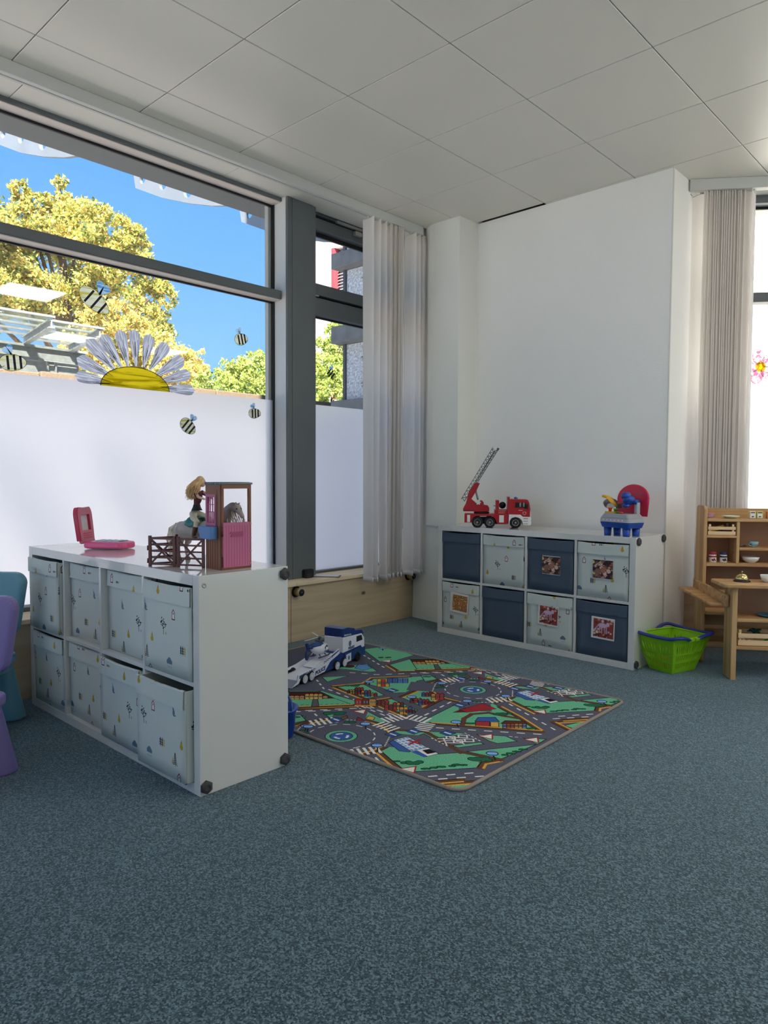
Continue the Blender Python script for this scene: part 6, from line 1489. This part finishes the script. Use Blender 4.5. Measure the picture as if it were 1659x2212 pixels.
chc = thing('toy_loaf', 'dark brown wooden loaf in the upper crate', 'toy food', K(.095, .085, .779), KA-R(20)); MB().ball((0, 0, .022), (.030, .020, .022), 14).build('loaf', mat('bread_brown', (92, 54, 36), .6), chc)
def plate_stack(label, nm, u, n_, z, r, m, rim=None, grp=None):
    t = thing(nm, label, 'plate', K(u, n_, z), KA, grp); MB().lathe([(r*.55, 0), (r*.60, .002), (r, .0105), (r, .0125), (r*.96, .0125), (r*.56, .004), (.001, .0035)], n=28).build('dish', m, t)
    if rim: MB().lathe([(r*1.005, .0100), (r*1.01, .0128), (r*.93, .0132), (r*.93, .0118)], n=28).build('rim_band', rim, t)
    return t
wp, pkp = mat('porcelain', (240, 240, 236), .25), mat('pink_rim', (214, 130, 146), .35)
for k, lb in enumerate(('white toy plate with pink rim at the bottom of the stack', 'white toy plate with pink rim in the middle of the stack', 'white toy plate with pink rim on top of the stack')):
    plate_stack(lb, 'toy_plate', -.008, .085, .8735+k*.0085, .036, wp, pkp, 'stacked pink rimmed plates')
plate_stack('lime green toy plate on the top shelf of the toy shop', 'toy_plate', .116, .095, .8735, .050, wp, mat('lime_rim', (196, 222, 96), .35))
g = kids(bpy.data.objects['toy_plate.003']); g[0].data.transform(Matrix.Scale(1.25, 4, (0, 0, 1)))
tinm = mat('tin_cream', (226, 214, 176), .4); tyel = mat('tin_yellow', (206, 196, 96), .4)
for k, (lb, m_) in enumerate((('small cream printed toy tin, left of a pair on the top shelf', tinm), ('small yellow printed toy tin beside the cream tin', tyel), ('orange printed toy tin at the right edge of the top shelf', mat('tin_orange', (220, 130, 70), .4)))):
    u = (.236, .276, .335)[k]; t = thing('toy_tin', lb, 'tin', K(u, .10, .8735), KA, 'toy tins on the top shelf')
    MB().box(-.018, .018, -.012, .012, 0, .044).build('tin', m_, t, bevel=.002); MB().box(-.0135, .0135, -.0130, -.0120, .005, .030).build('label', wp, t); MB().box(-.0115, .0115, -.0131, -.0118, .0335, .0385).build('label_band', navy2, t); q = MB(); q.prism([(-.008, .010), (.0, .008), (.009, .012), (.004, .015), (-.006, .014)], XZ, -.0136, -.0129); q.build('label_mark', black, t)
for lb, u, lid_, m_ in (('toy jar with red lid and fruit label on the toy shop shelf', .018, (170, 44, 62), (150, 40, 54)), ('toy jar with dark blue lid on the toy shop shelf', .080, (52, 54, 92), (60, 44, 40))):
    t = thing('toy_jar', lb, 'jar', K(u, .10, .6075), KA, 'toy jars'); MB().lathe([(.019, 0), (.021, .002), (.021, .044), (.019, .047)], n=24).build('jar', wp, t); MB().lathe([(.0205, .047), (.0215, .049), (.0215, .060), (.020, .062), (.001, .062)], n=24).build('lid', mat('lid_%d' % lid_[0], lid_, .4), t)
    q = MB()
    for a, z, r in ((-110, .017, .007), (-80, .020, .008), (-95, .012, .006), (-65, .013, .006)): q.ball((.0205*math.cos(R(a)), .0205*math.sin(R(a)), z), (r*.8, .0025, r*.8), 8, rot=Matrix.Rotation(R(a+90), 3, 'Z'))
    q.build('label_fruit', mat('fruit_%d' % m_[0], m_, .5), t); MB().lathe([(.0213, .030), (.0214, .040)], n=24).build('label_band', mat('lid_%d' % lid_[0], (0, 0, 0)), t)
def bowl(label, nm, u, n_, z, r, h, m, cat='bowl'):
    t = thing(nm, label, cat, K(u, n_, z), KA); MB().lathe([(r*.5, 0), (r*.55, .002), (r*.85, h*.45), (r, h), (r*.95, h), (r*.8, h*.45), (r*.45, .005), (.001, .004)], n=28).build('bowl', m, t); return t
bowl('white toy bowl on the lower shelf of the toy shop', 'toy_bowl', .240, .085, .6075, .050, .036, wp)
cpb = mat('cup_blue', (140, 176, 182), .3); cu_ = bowl('small pale blue toy cup on the middle shelf', 'toy_cup', .252, .095, .7015, .027, .034, cpb, 'cup'); MB().tube([(-.020+.011*math.cos(R(t)), -.015, .018+.010*math.sin(R(t))) for t in range(60, 301, 20)], .0022, 8).build('handle', cpb, cu_)
cl_ = thing('toy_cutlery', 'small heap of dark toy cutlery beside the pale blue cup', 'cutlery', K(.197, .09, .7017), KA)
for k, (x, y, a, m_) in enumerate(((-.006, 0, 20, black), (.004, .008, -25, grm), (.0, -.01, 70, black), (.010, .0, 130, grm))): MB().obox((x, y, .004+k*.0035), (.050, .008, .003), Matrix.Rotation(R(a), 3, 'Z')).build('cutlery_piece', m_, cl_, bevel=.001)
brassy = mat('bell_brass', (226, 204, 140), .12, metal=1.)
be_ = thing('service_bell', 'brass service bell on a black base on the toy shop counter', 'bell', K(.083, .395, .534), KA)
MB().lathe([(.044, 0), (.044, .006), (.036, .012), (.033, .013), (.001, .013)], n=32).build('base', black, be_); MB().lathe([(.036, .012), (.0355, .018), (.030, .032), (.020, .041), (.008, .045), (.001, .0455)], n=32).build('dome', brassy, be_); MB().lathe([(.003, .045), (.003, .052), (.0045, .053), (.0045, .058), (.001, .060)], n=14).build('plunger', silver, be_)
bowl('white toy bowl on the toy shop counter at the right edge', 'toy_bowl', .218, .40, .534, .040, .040, wp)
plate_stack('blue toy plate on the shelf under the toy shop counter', 'toy_plate', .235, .40, .3405, .065, mat('plate_blue', (64, 132, 168), .35)); 
vg = thing('toy_leaf_vegetable', 'dark green toy leaf vegetable lying in the lower crate', 'toy food', K(.155, .40, .215), KA)
lf = mat('leaf_dark', (28, 84, 56), .6); q = MB(); rg = random.Random(3)
for k in range(7): a = rg.uniform(0, 6.28); q.ball((.018*math.cos(a), .012*math.sin(a), .036+.012*rg.random()), (.024, .014, .006), 10, rot=Matrix.Rotation(a, 3, 'Z') @ Matrix.Rotation(R(rg.uniform(-40, 40)), 3, 'Y'))
q.tube([(.0, 0, 0), (.0, 0, .035)], .008, 8); q.build('leaves', lf, vg)
for k, (u, n_, c, lb) in enumerate(((.095, .40, (220, 210, 196), 'pale toy egg'), (.12, .43, (206, 190, 160), 'cream toy mushroom'), (.075, .41, (220, 150, 50), 'orange toy carrot'), (.24, .40, (60, 140, 80), 'green toy cucumber'))):
    t = thing('toy_vegetable', lb+' lying in the lower crate of the toy shop', 'toy food', K(u, n_, .1915), KA+k); MB().ball((0, 0, .012), (.030 if k > 1 else .014, .013, .012), 12).build('vegetable', mat('veg_%d' % k, c, .5), t)
